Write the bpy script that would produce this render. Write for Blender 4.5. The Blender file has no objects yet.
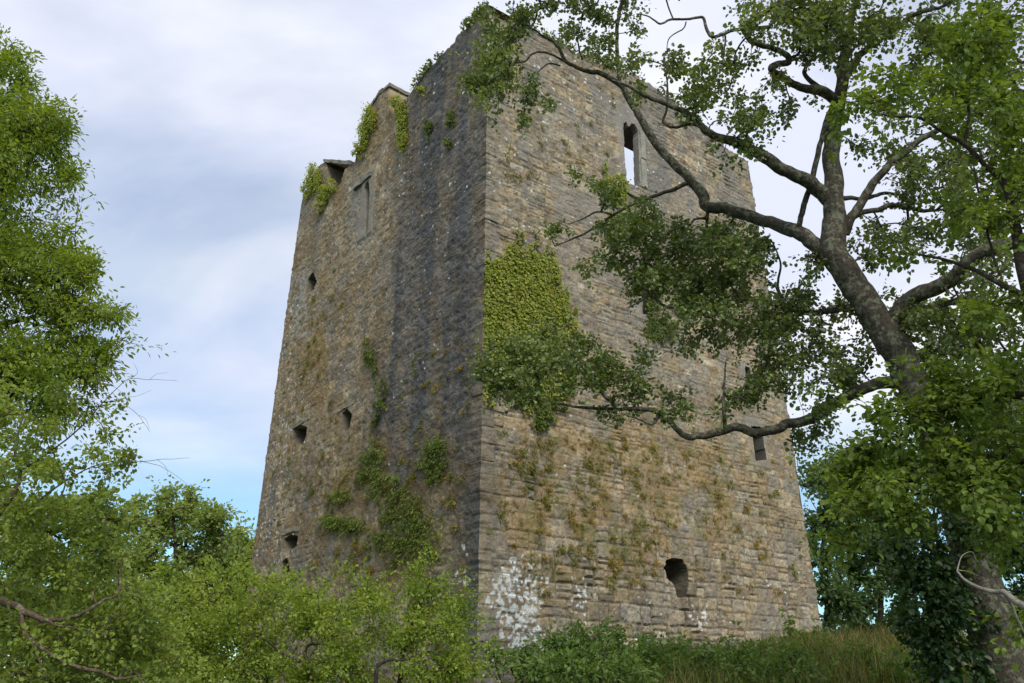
import bpy, math, random
import numpy as np

# ----------------------------------------------------------------------------- camera, sky, sun, exposure
SC = bpy.context.scene
COL = SC.collection
F_PX, PITCH, EYE = 844.5, 0.39225, 1.6
cam = bpy.data.cameras.new("camera")
cam.sensor_width = 36.0
cam.lens = F_PX / 1024 * 36
cam.clip_end = 4000
cam_o = bpy.data.objects.new("camera", cam)
COL.objects.link(cam_o)
cam_o.location = (0, 0, EYE)
cam_o.rotation_euler = (math.pi / 2 + PITCH, 0, 0)
SC.camera = cam_o

SUN_EL, SUN_AZ = math.radians(44), math.radians(163)      # azimuth clockwise from +Y (sun behind the camera's right shoulder)
SKY_STRENGTH = 0.1
world = bpy.data.worlds.new("World")
SC.world = world
world.use_nodes = True
wn, wl_ = world.node_tree.nodes, world.node_tree.links
wn.clear()


def N(nodes, t, **kw):
    n = nodes.new(t)
    for k, v in kw.items():
        setattr(n, k, v)
    return n


def build_sky():
    out = N(wn, "ShaderNodeOutputWorld")
    bg = N(wn, "ShaderNodeBackground")
    bg.inputs["Strength"].default_value = SKY_STRENGTH
    sky = N(wn, "ShaderNodeTexSky", sky_type="NISHITA", sun_disc=False, sun_elevation=SUN_EL, sun_rotation=SUN_AZ)
    sky.air_density = 1.0
    sky.dust_density = 0.6
    tc = N(wn, "ShaderNodeTexCoord")
    sep = N(wn, "ShaderNodeSeparateXYZ")
    wl_.new(tc.outputs["Generated"], sep.inputs[0])
    zz = N(wn, "ShaderNodeMath", operation="ADD")
    zz.inputs[1].default_value = 0.22
    wl_.new(sep.outputs["Z"], zz.inputs[0])
    zm = N(wn, "ShaderNodeMath", operation="MAXIMUM")
    zm.inputs[1].default_value = 0.1
    wl_.new(zz.outputs[0], zm.inputs[0])
    dv = N(wn, "ShaderNodeVectorMath", operation="DIVIDE")
    cmb = N(wn, "ShaderNodeCombineXYZ")
    for i in range(3):
        wl_.new(zm.outputs[0], cmb.inputs[i])
    wl_.new(tc.outputs["Generated"], dv.inputs[0])
    wl_.new(cmb.outputs[0], dv.inputs[1])
    mp = N(wn, "ShaderNodeMapping")
    mp.inputs["Location"].default_value = (3.1, 1.7, 0)
    mp.inputs["Rotation"].default_value = (0, 0, 0.5)
    mp.inputs["Scale"].default_value = (1.0, 1.2, 0.0)
    wl_.new(dv.outputs[0], mp.inputs[0])
    # cover: where there is cloud; tone: how bright the cloud is
    n1 = N(wn, "ShaderNodeTexNoise")
    n1.inputs["Scale"].default_value = 1.3
    n1.inputs["Detail"].default_value = 6
    n1.inputs["Roughness"].default_value = 0.5
    n1.inputs["Distortion"].default_value = 0.4
    n2 = N(wn, "ShaderNodeTexNoise")
    n2.inputs["Scale"].default_value = 1.7
    n2.inputs["Detail"].default_value = 7
    n2.inputs["Roughness"].default_value = 0.52
    mp2 = N(wn, "ShaderNodeMapping")
    mp2.inputs["Location"].default_value = (7.3, 2.2, 4.0)
    mp2.inputs["Scale"].default_value = (0.8, 1.2, 0.0)
    wl_.new(dv.outputs[0], mp2.inputs[0])
    wl_.new(mp.outputs[0], n1.inputs["Vector"])
    wl_.new(mp2.outputs[0], n2.inputs["Vector"])
    r1 = N(wn, "ShaderNodeValToRGB")
    r1.color_ramp.elements[0].position = 0.30
    r1.color_ramp.elements[0].color = (0.5, 0.5, 0.5, 1)
    r1.color_ramp.elements[1].position = 0.52
    r1.color_ramp.elements[1].color = (1, 1, 1, 1)
    wl_.new(n1.outputs[0], r1.inputs[0])
    r2 = N(wn, "ShaderNodeValToRGB")
    els = r2.color_ramp.elements
    els[0].position, els[0].color = 0.30, (0.51, 0.55, 0.665, 1)
    els[1].position, els[1].color = 0.68, (0.72, 0.72, 0.74, 1)
    e = els.new(0.5)
    e.color = (0.54, 0.57, 0.68, 1)
    wl_.new(n2.outputs[0], r2.inputs[0])
    sc_ = N(wn, "ShaderNodeVectorMath", operation="SCALE")
    sc_.inputs["Scale"].default_value = 1.0 / SKY_STRENGTH
    wl_.new(r2.outputs[0], sc_.inputs[0])
    # lower sky clears to open blue
    low = N(wn, "ShaderNodeMapRange")
    low.inputs["From Min"].default_value = 0.16
    low.inputs["From Max"].default_value = 0.34
    low.inputs["To Min"].default_value = 0.15
    low.inputs["To Max"].default_value = 1.0
    wl_.new(sep.outputs["Z"], low.inputs[0])
    mul = N(wn, "ShaderNodeMath", operation="MULTIPLY")
    wl_.new(low.outputs[0], mul.inputs[0])
    wl_.new(r1.outputs[0], mul.inputs[1])
    mix = N(wn, "ShaderNodeMix", data_type="RGBA")
    wl_.new(mul.outputs[0], mix.inputs["Factor"])
    tint = N(wn, "ShaderNodeVectorMath", operation="MULTIPLY")
    tint.inputs[1].default_value = (0.68, 1.0, 1.08)
    wl_.new(sky.outputs[0], tint.inputs[0])
    wl_.new(tint.outputs[0], mix.inputs["A"])
    wl_.new(sc_.outputs[0], mix.inputs["B"])
    wl_.new(mix.outputs["Result"], bg.inputs["Color"])
    wl_.new(bg.outputs[0], out.inputs[0])


build_sky()
sun = bpy.data.lights.new("sun", "SUN")
sun.energy = 1.9
sun.angle = math.radians(28)
sun.color = (1.0, 0.93, 0.82)
sun_o = bpy.data.objects.new("sun", sun)
COL.objects.link(sun_o)
sun_o.rotation_euler = (math.pi / 2 - SUN_EL, 0, math.pi - SUN_AZ)
SC.view_settings.view_transform = "Standard"
SC.view_settings.look = "None"
SC.view_settings.exposure = 0.62
SC.view_settings.gamma = 1.0
SC.view_settings.use_curve_mapping = False
SC.cycles.max_bounces = 6
SC.cycles.transparent_max_bounces = 8
SC.cycles.use_denoising = True

# ----------------------------------------------------------------------------- helpers
rng = np.random.default_rng(7)
CT, ST = math.cos(PITCH), math.sin(PITCH)


def ray(px, py):
    a, b = (px - 512) / F_PX, (341.5 - py) / F_PX
    return np.array([a, CT - b * ST, ST + b * CT])


def at(px, py, Y):
    """world point seen at a photo pixel, at world depth Y"""
    d = ray(px, py)
    return np.array([0, 0, EYE]) + d * (Y / d[1])


def project(P):
    P = P - np.array([0, 0, EYE])
    f = P[..., 1] * CT + P[..., 2] * ST
    u = -P[..., 1] * ST + P[..., 2] * CT
    return 512 + F_PX * P[..., 0] / f, 341.5 - F_PX * u / f


def sstep(a, b, x):
    t = np.clip((np.asarray(x, float) - a) / (b - a), 0, 1)
    return t * t * (3 - 2 * t)


def _h(i, j, k, seed):
    n = (i * 73856093) ^ (j * 19349663) ^ (k * 83492791) ^ (seed * 2654435761)
    n = (n ^ (n >> 13)) * 1274126177
    n = n ^ (n >> 16)
    return (n & 0xFFFFFF).astype(np.float64) / 0xFFFFFF


def vnoise(x, y, z=0.0, seed=0):
    x, y, z = np.broadcast_arrays(np.asarray(x, float), np.asarray(y, float), np.asarray(z, float))
    i, j, k = (np.floor(q).astype(np.int64) for q in (x, y, z))
    fx, fy, fz = x - i, y - j, z - k
    fx, fy, fz = (q * q * (3 - 2 * q) for q in (fx, fy, fz))
    r = 0
    for a in (0, 1):
        for b in (0, 1):
            for c in (0, 1):
                w = (fx if a else 1 - fx) * (fy if b else 1 - fy) * (fz if c else 1 - fz)
                r = r + w * _h(i + a, j + b, k + c, seed)
    return r


def fbm(x, y, z=0.0, seed=0, octv=4):
    r, a, s, t = 0, 0.5, 1.0, 0.0
    for o in range(octv):
        r = r + a * vnoise(np.asarray(x) * s, np.asarray(y) * s, np.asarray(z) * s, seed + o * 17)
        t += a
        a *= 0.5
        s *= 2.03
    return r / t


def link(o, parent=None):
    COL.objects.link(o)
    if parent is not None:
        o.parent = parent
    return o


def mesh_np(name, V, faces, mats, parent=None, colors=None, smooth=False, midx=None):
    """V (n,3); faces: list of int arrays, each (m,k)"""
    me = bpy.data.meshes.new(name)
    V = np.asarray(V, np.float32)
    if parent is not None:
        V = V - np.array(parent.location, np.float32)
    faces = [np.asarray(f, np.int32) for f in faces if len(f)]
    me.vertices.add(len(V))
    me.vertices.foreach_set("co", V.ravel())
    tot = np.concatenate([np.full(len(f), f.shape[1], np.int32) for f in faces])
    loops = np.concatenate([f.ravel() for f in faces])
    me.loops.add(len(loops))
    me.polygons.add(len(tot))
    me.loops.foreach_set("vertex_index", loops)
    st = np.zeros(len(tot), np.int32)
    st[1:] = np.cumsum(tot)[:-1]
    me.polygons.foreach_set("loop_start", st)
    me.polygons.foreach_set("loop_total", tot)
    for m in mats:
        me.materials.append(m)
    if midx is not None:
        me.polygons.foreach_set("material_index", np.asarray(midx, np.int32))
    me.polygons.foreach_set("use_smooth", np.full(len(tot), bool(smooth)))
    me.update(calc_edges=True)
    if colors is not None:
        at_ = me.attributes.new("tint", "FLOAT_COLOR", "POINT")
        c = np.ones((len(V), 4), np.float32)
        c[:, :3] = colors
        at_.data.foreach_set("color", c.ravel())
    o = bpy.data.objects.new(name, me)
    return link(o, parent)


def tag(o, label=None, cat=None, group=None, kind=None):
    if label:
        o["label"] = label
    if cat:
        o["category"] = cat
    if group:
        o["group"] = group
    if kind:
        o["kind"] = kind
    return o


def empty(name, loc):
    o = bpy.data.objects.new(name, None)
    o.empty_display_size = 0.3
    o.location = tuple(float(q) for q in loc)
    return link(o)


# ----------------------------------------------------------------------------- materials
def new_mat(name):
    m = bpy.data.materials.new(name)
    m.use_nodes = True
    m.node_tree.nodes.clear()
    return m, m.node_tree.nodes, m.node_tree.links


def stone_mat(name, bump=0.5):
    m, n, l = new_mat(name)
    out = N(n, "ShaderNodeOutputMaterial")
    p = N(n, "ShaderNodeBsdfPrincipled")
    p.inputs["Roughness"].default_value = 0.92
    p.inputs["Specular IOR Level"].default_value = 0.25
    a = N(n, "ShaderNodeAttribute", attribute_name="tint")
    tc = N(n, "ShaderNodeTexCoord")
    no = N(n, "ShaderNodeTexNoise")
    no.inputs["Scale"].default_value = 22
    no.inputs["Detail"].default_value = 5
    no.inputs["Roughness"].default_value = 0.7
    l.new(tc.outputs["Object"], no.inputs["Vector"])
    mr = N(n, "ShaderNodeMapRange")
    mr.inputs["From Min"].default_value = 0.3
    mr.inputs["From Max"].default_value = 0.7
    mr.inputs["To Min"].default_value = 0.66
    mr.inputs["To Max"].default_value = 1.34
    l.new(no.outputs[0], mr.inputs[0])
    mu = N(n, "ShaderNodeVectorMath", operation="SCALE")
    l.new(a.outputs["Color"], mu.inputs[0])
    l.new(mr.outputs[0], mu.inputs["Scale"])
    l.new(mu.outputs[0], p.inputs["Base Color"])
    b = N(n, "ShaderNodeBump")
    b.inputs["Strength"].default_value = bump
    b.inputs["Distance"].default_value = 0.02
    l.new(no.outputs[0], b.inputs["Height"])
    l.new(b.outputs[0], p.inputs["Normal"])
    l.new(p.outputs[0], out.inputs[0])
    return m


def leaf_mat(name, trans=0.35, rough=0.5, spec=0.35):
    m, n, l = new_mat(name)
    out = N(n, "ShaderNodeOutputMaterial")
    p = N(n, "ShaderNodeBsdfPrincipled")
    p.inputs["Roughness"].default_value = rough
    p.inputs["Specular IOR Level"].default_value = spec
    t = N(n, "ShaderNodeBsdfTranslucent")
    a = N(n, "ShaderNodeAttribute", attribute_name="tint")
    l.new(a.outputs["Color"], p.inputs["Base Color"])
    hs = N(n, "ShaderNodeMix", data_type="RGBA", blend_type="MULTIPLY")
    hs.inputs["Factor"].default_value = 1.0
    hs.inputs["B"].default_value = (1.5, 1.45, 0.55, 1)
    l.new(a.outputs["Color"], hs.inputs["A"])
    l.new(hs.outputs["Result"], t.inputs["Color"])
    mx = N(n, "ShaderNodeMixShader")
    mx.inputs[0].default_value = trans
    l.new(p.outputs[0], mx.inputs[1])
    l.new(t.outputs[0], mx.inputs[2])
    l.new(mx.outputs[0], out.inputs[0])
    return m


def bark_mat(name, c0, c1, lichen=(0.30, 0.32, 0.24), amount=0.4):
    m, n, l = new_mat(name)
    out = N(n, "ShaderNodeOutputMaterial")
    p = N(n, "ShaderNodeBsdfPrincipled")
    p.inputs["Roughness"].default_value = 0.9
    p.inputs["Specular IOR Level"].default_value = 0.2
    tc = N(n, "ShaderNodeTexCoord")
    n1 = N(n, "ShaderNodeTexNoise")
    n1.inputs["Scale"].default_value = 30
    n1.inputs["Detail"].default_value = 6
    n1.inputs["Roughness"].default_value = 0.7
    n2 = N(n, "ShaderNodeTexNoise")
    n2.inputs["Scale"].default_value = 13
    n2.inputs["Detail"].default_value = 5
    n2.inputs["Roughness"].default_value = 0.65
    l.new(tc.outputs["Object"], n1.inputs["Vector"])
    l.new(tc.outputs["Object"], n2.inputs["Vector"])
    r = N(n, "ShaderNodeValToRGB")
    r.color_ramp.elements[0].position, r.color_ramp.elements[0].color = 0.35, (*c0, 1)
    r.color_ramp.elements[1].position, r.color_ramp.elements[1].color = 0.65, (*c1, 1)
    l.new(n1.outputs[0], r.inputs[0])
    k = N(n, "ShaderNodeMapRange")
    k.inputs["From Min"].default_value = 0.63 - 0.25 * amount
    k.inputs["From Max"].default_value = 0.70 - 0.2 * amount
    l.new(n2.outputs[0], k.inputs[0])
    mx = N(n, "ShaderNodeMix", data_type="RGBA")
    mx.inputs["B"].default_value = (*lichen, 1)
    l.new(k.outputs[0], mx.inputs["Factor"])
    l.new(r.outputs[0], mx.inputs["A"])
    l.new(mx.outputs["Result"], p.inputs["Base Color"])
    b = N(n, "ShaderNodeBump")
    b.inputs["Strength"].default_value = 0.8
    b.inputs["Distance"].default_value = 0.02
    l.new(n1.outputs[0], b.inputs["Height"])
    l.new(b.outputs[0], p.inputs["Normal"])
    l.new(p.outputs[0], out.inputs[0])
    return m


STONE = stone_mat("weathered_stone")
DRESSED = stone_mat("dressed_limestone", 0.25)
LEAF_DARK = leaf_mat("glossy_leaf", 0.30, 0.36, 0.5)
LEAF_SOFT = leaf_mat("soft_leaf", 0.42, 0.55, 0.3)
GRASSM = leaf_mat("grass_blade", 0.3, 0.6, 0.2)
BARK_GREY = bark_mat("grey_lichened_bark", (0.033, 0.028, 0.021), (0.11, 0.094, 0.07), (0.175, 0.18, 0.125), 0.5)
BARK_DARK = bark_mat("dark_bark", (0.025, 0.02, 0.016), (0.07, 0.055, 0.042), (0.12, 0.12, 0.09), 0.2)
BARK_BROWN = bark_mat("reddish_hawthorn_bark", (0.06, 0.042, 0.03), (0.17, 0.12, 0.085), (0.24, 0.22, 0.17), 0.3)
DEADWOOD = bark_mat("bleached_dead_wood", (0.14, 0.125, 0.10), (0.27, 0.25, 0.21), (0.3, 0.29, 0.25), 0.3)

# ----------------------------------------------------------------------------- ground
YAW, WL, WR, BATTER = 0.66326645, 11.98237, 11.516826, 0.01782
CORNER = np.array([17 * math.sin(-0.0391266), 17 * math.cos(-0.0391266), EYE])
DR = np.array([math.cos(YAW), math.sin(YAW), 0.0])
DL = np.array([-math.sin(YAW), math.cos(YAW), 0.0])
UP = np.array([0, 0, 1.0])
VMIN = -1.3


def ground_h(x, y):
    x, y = np.asarray(x, float), np.asarray(y, float)
    rise = sstep(4.5, 13.0, y) * (1.0 + 0.60 * sstep(-0.6, 2.4, x) + 0.05 * sstep(2, 7, x)) + 1.0 * sstep(14, 24, y) * sstep(1.5, 8, x)
    bumps = 0.18 * (fbm(x * 0.45, y * 0.45, 0, 5, 3) - 0.5) * sstep(2, 6, y)
    return rise + bumps - 3.0 * sstep(60, 200, np.hypot(x, y))


def build_ground():
    g1 = np.concatenate([-np.geomspace(1600, 22, 16), np.linspace(-20, 20, 110), np.geomspace(22, 1600, 16)])
    g2 = np.concatenate([-np.geomspace(1600, 8, 10), np.linspace(-6, 34, 110), np.geomspace(36, 1600, 16)])
    X, Y = np.meshgrid(g1, g2)
    Z = ground_h(X, Y)
    V = np.stack([X, Y, Z], -1).reshape(-1, 3)
    ny, nx = X.shape
    idx = np.arange(nx * ny).reshape(ny, nx)
    q = np.stack([idx[:-1, :-1], idx[:-1, 1:], idx[1:, 1:], idx[1:, :-1]], -1).reshape(-1, 4)
    m, n, l = new_mat("grassy_soil")
    out = N(n, "ShaderNodeOutputMaterial")
    p = N(n, "ShaderNodeBsdfPrincipled")
    p.inputs["Roughness"].default_value = 1.0
    tc = N(n, "ShaderNodeTexCoord")
    no = N(n, "ShaderNodeTexNoise")
    no.inputs["Scale"].default_value = 1.6
    no.inputs["Detail"].default_value = 8
    l.new(tc.outputs["Object"], no.inputs["Vector"])
    r = N(n, "ShaderNodeValToRGB")
    r.color_ramp.elements[0].position, r.color_ramp.elements[0].color = 0.35, (0.03, 0.045, 0.012, 1)
    r.color_ramp.elements[1].position, r.color_ramp.elements[1].color = 0.65, (0.08, 0.095, 0.03, 1)
    l.new(no.outputs[0], r.inputs[0])
    l.new(r.outputs[0], p.inputs["Base Color"])
    l.new(p.outputs[0], out.inputs[0])
    tag(mesh_np("ground", V, [q], [m], smooth=True), kind="structure")


build_ground()

# ----------------------------------------------------------------------------- stone tower
# faces: 'R' runs along DR from the near corner (inward DL), 'L' runs along DL from the near corner (inward DR)
FACES = {"R": (CORNER, DR, DL, WR), "L": (CORNER, DL, DR, WL),
         "B": (CORNER + DL * WL, DR, -DL, WR), "S": (CORNER + DR * WR, DL, -DR, WL)}


def face_pt(face, u, v, inward=0.0):
    o, d, inn, W = FACES[face]
    u, v = np.asarray(u, float), np.asarray(v, float)
    return o + u[..., None] * d + (BATTER * v + inward)[..., None] * inn + v[..., None] * UP


def px_uv(face, px, py):
    """photo pixel -> (u, v) on a battered face"""
    o, d, inn, W = FACES[face]
    nrm = np.cross(d, inn * BATTER + UP)
    r = ray(px, py)
    e = np.array([0, 0, EYE])
    t = np.dot(o - e, nrm) / np.dot(r, nrm)
    P = e + r * t - o
    return float(np.dot(P, d)), float(P[2])


def poly_mask(pu, pv, U, V):
    ins = np.zeros(U.shape, bool)
    n = len(pu)
    j = n - 1
    for i in range(n):
        c = (pv[i] > V) != (pv[j] > V)
        with np.errstate(divide="ignore", invalid="ignore"):
            xi = (pu[j] - pu[i]) * (V - pv[i]) / (pv[j] - pv[i]) + pu[i]
        ins ^= c & (U < xi)
        j = i
    return ins


# top profile of each wall in photo pixels (the broken parapet)
TOP_L = [(484, 8), (470, 24), (455, 40), (440, 58), (424, 74), (408, 97), (407.5, 98), (406, 95), (389, 85), (381, 93), (369, 110), (366, 118), (361, 138),
         (356, 152), (352, 164), (344, 170), (340, 180), (332, 188), (327, 186), (324, 176), (320, 163), (314, 172), (306, 186), (302, 194)]
TOP_L = [(484, 8), (470, 24), (455, 40), (440, 58), (424, 74), (409, 96), (391, 116), (390, 85), (381, 93), (369, 110), (366, 118), (361, 138),
         (356, 152), (352, 165), (343, 170), (339, 182), (332, 190), (327, 186), (325, 178), (323, 163), (314, 171), (306, 186), (302, 194)]
TOP_R = [(484, 8), (500, 17), (530, 29), (556, 42), (590, 58), (630, 73), (650, 84), (676, 105), (700, 126), (722, 142), (745, 160)]
# openings in photo pixels: (face, name, polygon, depth, dressed, through)
OPENINGS = [
    ("R", "lancet_window", [(622.5, 124), (625, 122), (628, 127), (630.5, 124), (634, 125), (637.5, 130), (639, 187), (627, 183), (624, 160)], 0.22, True, True),
    ("R", "window_hole", [(666, 560), (671, 558), (682, 559), (688, 571), (689, 583), (686, 597), (678, 598), (675, 586), (667, 577), (664, 568)], 0.95, False, False),
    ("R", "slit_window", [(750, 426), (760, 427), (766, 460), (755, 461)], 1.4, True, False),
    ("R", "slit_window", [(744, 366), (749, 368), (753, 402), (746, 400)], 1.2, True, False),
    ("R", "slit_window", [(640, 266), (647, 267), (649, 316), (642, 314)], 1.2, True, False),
    ("L", "lancet_window", [(365, 188), (367, 183), (369.5, 181), (370.5, 192), (368.5, 232), (365.5, 238), (365.5, 212)], 1.3, True, False),
    ("L", "putlog_hole", [(308, 279), (313, 272), (317, 281), (314, 290), (309, 293), (307, 287)], 0.6, False, False),
    ("L", "window_hole", [(293, 428), (300, 424), (307, 427), (306, 436), (302, 445), (296, 443), (293, 436)], 0.8, False, False),
    ("L", "window_hole", [(342, 413), (347, 408), (352, 414), (351, 427), (346, 432), (342, 428)], 0.8, False, False),
    ("L", "putlog_hole", [(284, 539), (290, 534), (297, 536), (296, 546), (290, 551), (285, 547)], 0.7, False, False),
    ("L", "putlog_hole", [(282, 561), (287, 557), (289, 570), (285, 577), (281, 573)], 0.5, False, False),
    ("R", "putlog_hole", [(510, 665), (519, 666), (519, 674), (511, 673)], 0.5, False, False),
]


def make_courses(lo, hi, hfun):
    b = [lo]
    while b[-1] < hi:
        b.append(b[-1] + hfun(b[-1]))
    return np.array(b)


Rn = random.Random(3)
COURSES = make_courses(VMIN - 1, 19, lambda v: Rn.uniform(0.22, 0.42) if v < 4.0 else (Rn.uniform(0.10, 0.20) if Rn.random() < 0.6 else Rn.uniform(0.18, 0.32)))
QUOINS = make_courses(VMIN - 1, 19, lambda v: Rn.uniform(0.24, 0.42))
QLEN = {k: np.array([Rn.uniform(0.55, 0.85) if (i + k) % 2 else Rn.uniform(0.3, 0.42) for i in range(len(QUOINS) + 1)]) for k in (0, 1)}


def stones(U, V, W, seed, qpar):
    """returns (joint distance 0..., stone random a, stone random b, stone random c) for a wall point"""
    r = np.random.default_rng(seed)
    Vw = V + 0.10 * (fbm(U * 0.5, V * 0.35, 0, seed, 3) - 0.5) + 0.07 * (fbm(U * 2.2, V * 2.2, 0, seed + 3, 2) - 0.5)
    Uw = U + 0.10 * (fbm(U * 3.1, V * 3.1, 0, seed + 9, 2) - 0.5)
    ci = np.clip(np.searchsorted(COURSES, Vw) - 1, 0, len(COURSES) - 2)
    D = np.zeros(U.shape)
    A, B, C = (np.zeros(U.shape) for _ in range(3))
    for c in np.unique(ci):
        m = ci == c
        h = COURSES[c + 1] - COURSES[c]
        lo, hi = (0.26, 0.7) if h > 0.2 else (0.14, 0.5)
        wd = r.uniform(lo, hi, int(W / lo) + 6) * np.where(r.random(int(W / lo) + 6) < 0.15, 0.45, 1.0)
        ub = np.concatenate([[-0.6 - r.random() * 0.4], -0.6 + np.cumsum(wd)])
        uu, vv = Uw[m], Vw[m] - COURSES[c]
        si = np.clip(np.searchsorted(ub, uu) - 1, 0, len(ub) - 2)
        du = np.minimum(uu - ub[si], ub[si + 1] - uu)
        ra, rb, rc, rs = (r.random(len(ub)) for _ in range(4))
        split = (rs < 0.42) & (h > 0.16)
        sp = h * (0.35 + 0.3 * rb)
        top = vv > sp[si]
        dv = np.minimum(vv, h - vv)
        dvs = np.where(top, np.minimum(vv - sp[si], h - vv), np.minimum(vv, sp[si] - vv))
        dv = np.where(split[si], dvs, dv)
        D[m] = np.minimum(du, dv)
        alt = split[si] & top
        A[m] = np.where(alt, rb[si], ra[si])
        B[m] = np.where(alt, rc[si], rb[si])
        C[m] = np.where(alt, ra[si], rc[si])
    # quoins at both ends
    qi = np.clip(np.searchsorted(QUOINS, V + 0.02 * (fbm(U * 2, V * 2, 0, seed + 5, 2) - 0.5)) - 1, 0, len(QUOINS) - 2)
    a = BATTER * V
    qa = r.random((len(QUOINS), 2, 3))
    for end in (0, 1):
        e = (U - a) if end == 0 else (W - a - U)
        L = QLEN[(qpar + end) % 2][qi]
        m = e < L
        dv = np.minimum(V - QUOINS[qi], QUOINS[qi + 1] - V)
        d = np.minimum(dv, L - e)
        D = np.where(m, d * 1.3 + 0.004, D)
        A = np.where(m, qa[qi, end, 0], A)
        B = np.where(m, qa[qi, end, 1], B)
        C = np.where(m, 0.3 + 0.3 * qa[qi, end, 2], C)
    return D, A, B, C


def stamp(mask, u0, v0, du, dv, cu, cv, rad, seed):
    """soft irregular blobs added to a mask on the regular grid"""
    nv, nu = mask.shape
    r = np.random.default_rng(seed)
    for x, y, q in zip(cu, cv, rad):
        k = int(q * 2.1 / du) + 2
        i, j = int((x - u0) / du), int((y - v0) / dv)
        i0, i1, j0, j1 = max(i - k, 0), min(i + k + 1, nu), max(j - k, 0), min(j + k + 1, nv)
        if i1 <= i0 or j1 <= j0:
            continue
        gu = u0 + np.arange(i0, i1) * du - x
        gv = v0 + np.arange(j0, j1) * dv - y
        ang = np.arctan2(gv[:, None], gu[None, :])
        ph = r.uniform(0, 6.28, 3)
        rr = q * (1 + 0.22 * np.sin(2 * ang + ph[0]) + 0.18 * np.sin(3 * ang + ph[1]) + 0.12 * np.sin(5 * ang + ph[2]))
        d = np.hypot(gu[None, :] / 1.35, gv[:, None])
        s = sstep(0.0, 1.0, (rr - d) / (0.5 * du + 0.04 * q) + 0.5)
        mask[j0:j1, i0:i1] = np.maximum(mask[j0:j1, i0:i1], s)


def ell(X, Y, cx, cy, rx, ry, soft=0.5):
    return 1 - sstep(1 - soft, 1 + soft, np.hypot((X - cx) / rx, (Y - cy) / ry))


def mixc(c, k, col):
    return c * (1 - k[..., None]) + np.array(col) * k[..., None]


def top_profile(pts, face):
    uv = [px_uv(face, x, y) for x, y in pts]
    return np.array([q[0] for q in uv]), np.array([q[1] for q in uv])


tower = empty("stone_tower", (CORNER[0], CORNER[1], 0.3))
tag(tower, "tall square ruined stone tower house with a broken parapet, ivy and lichen on its walls", "tower")
WALL_T = 1.1


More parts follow.
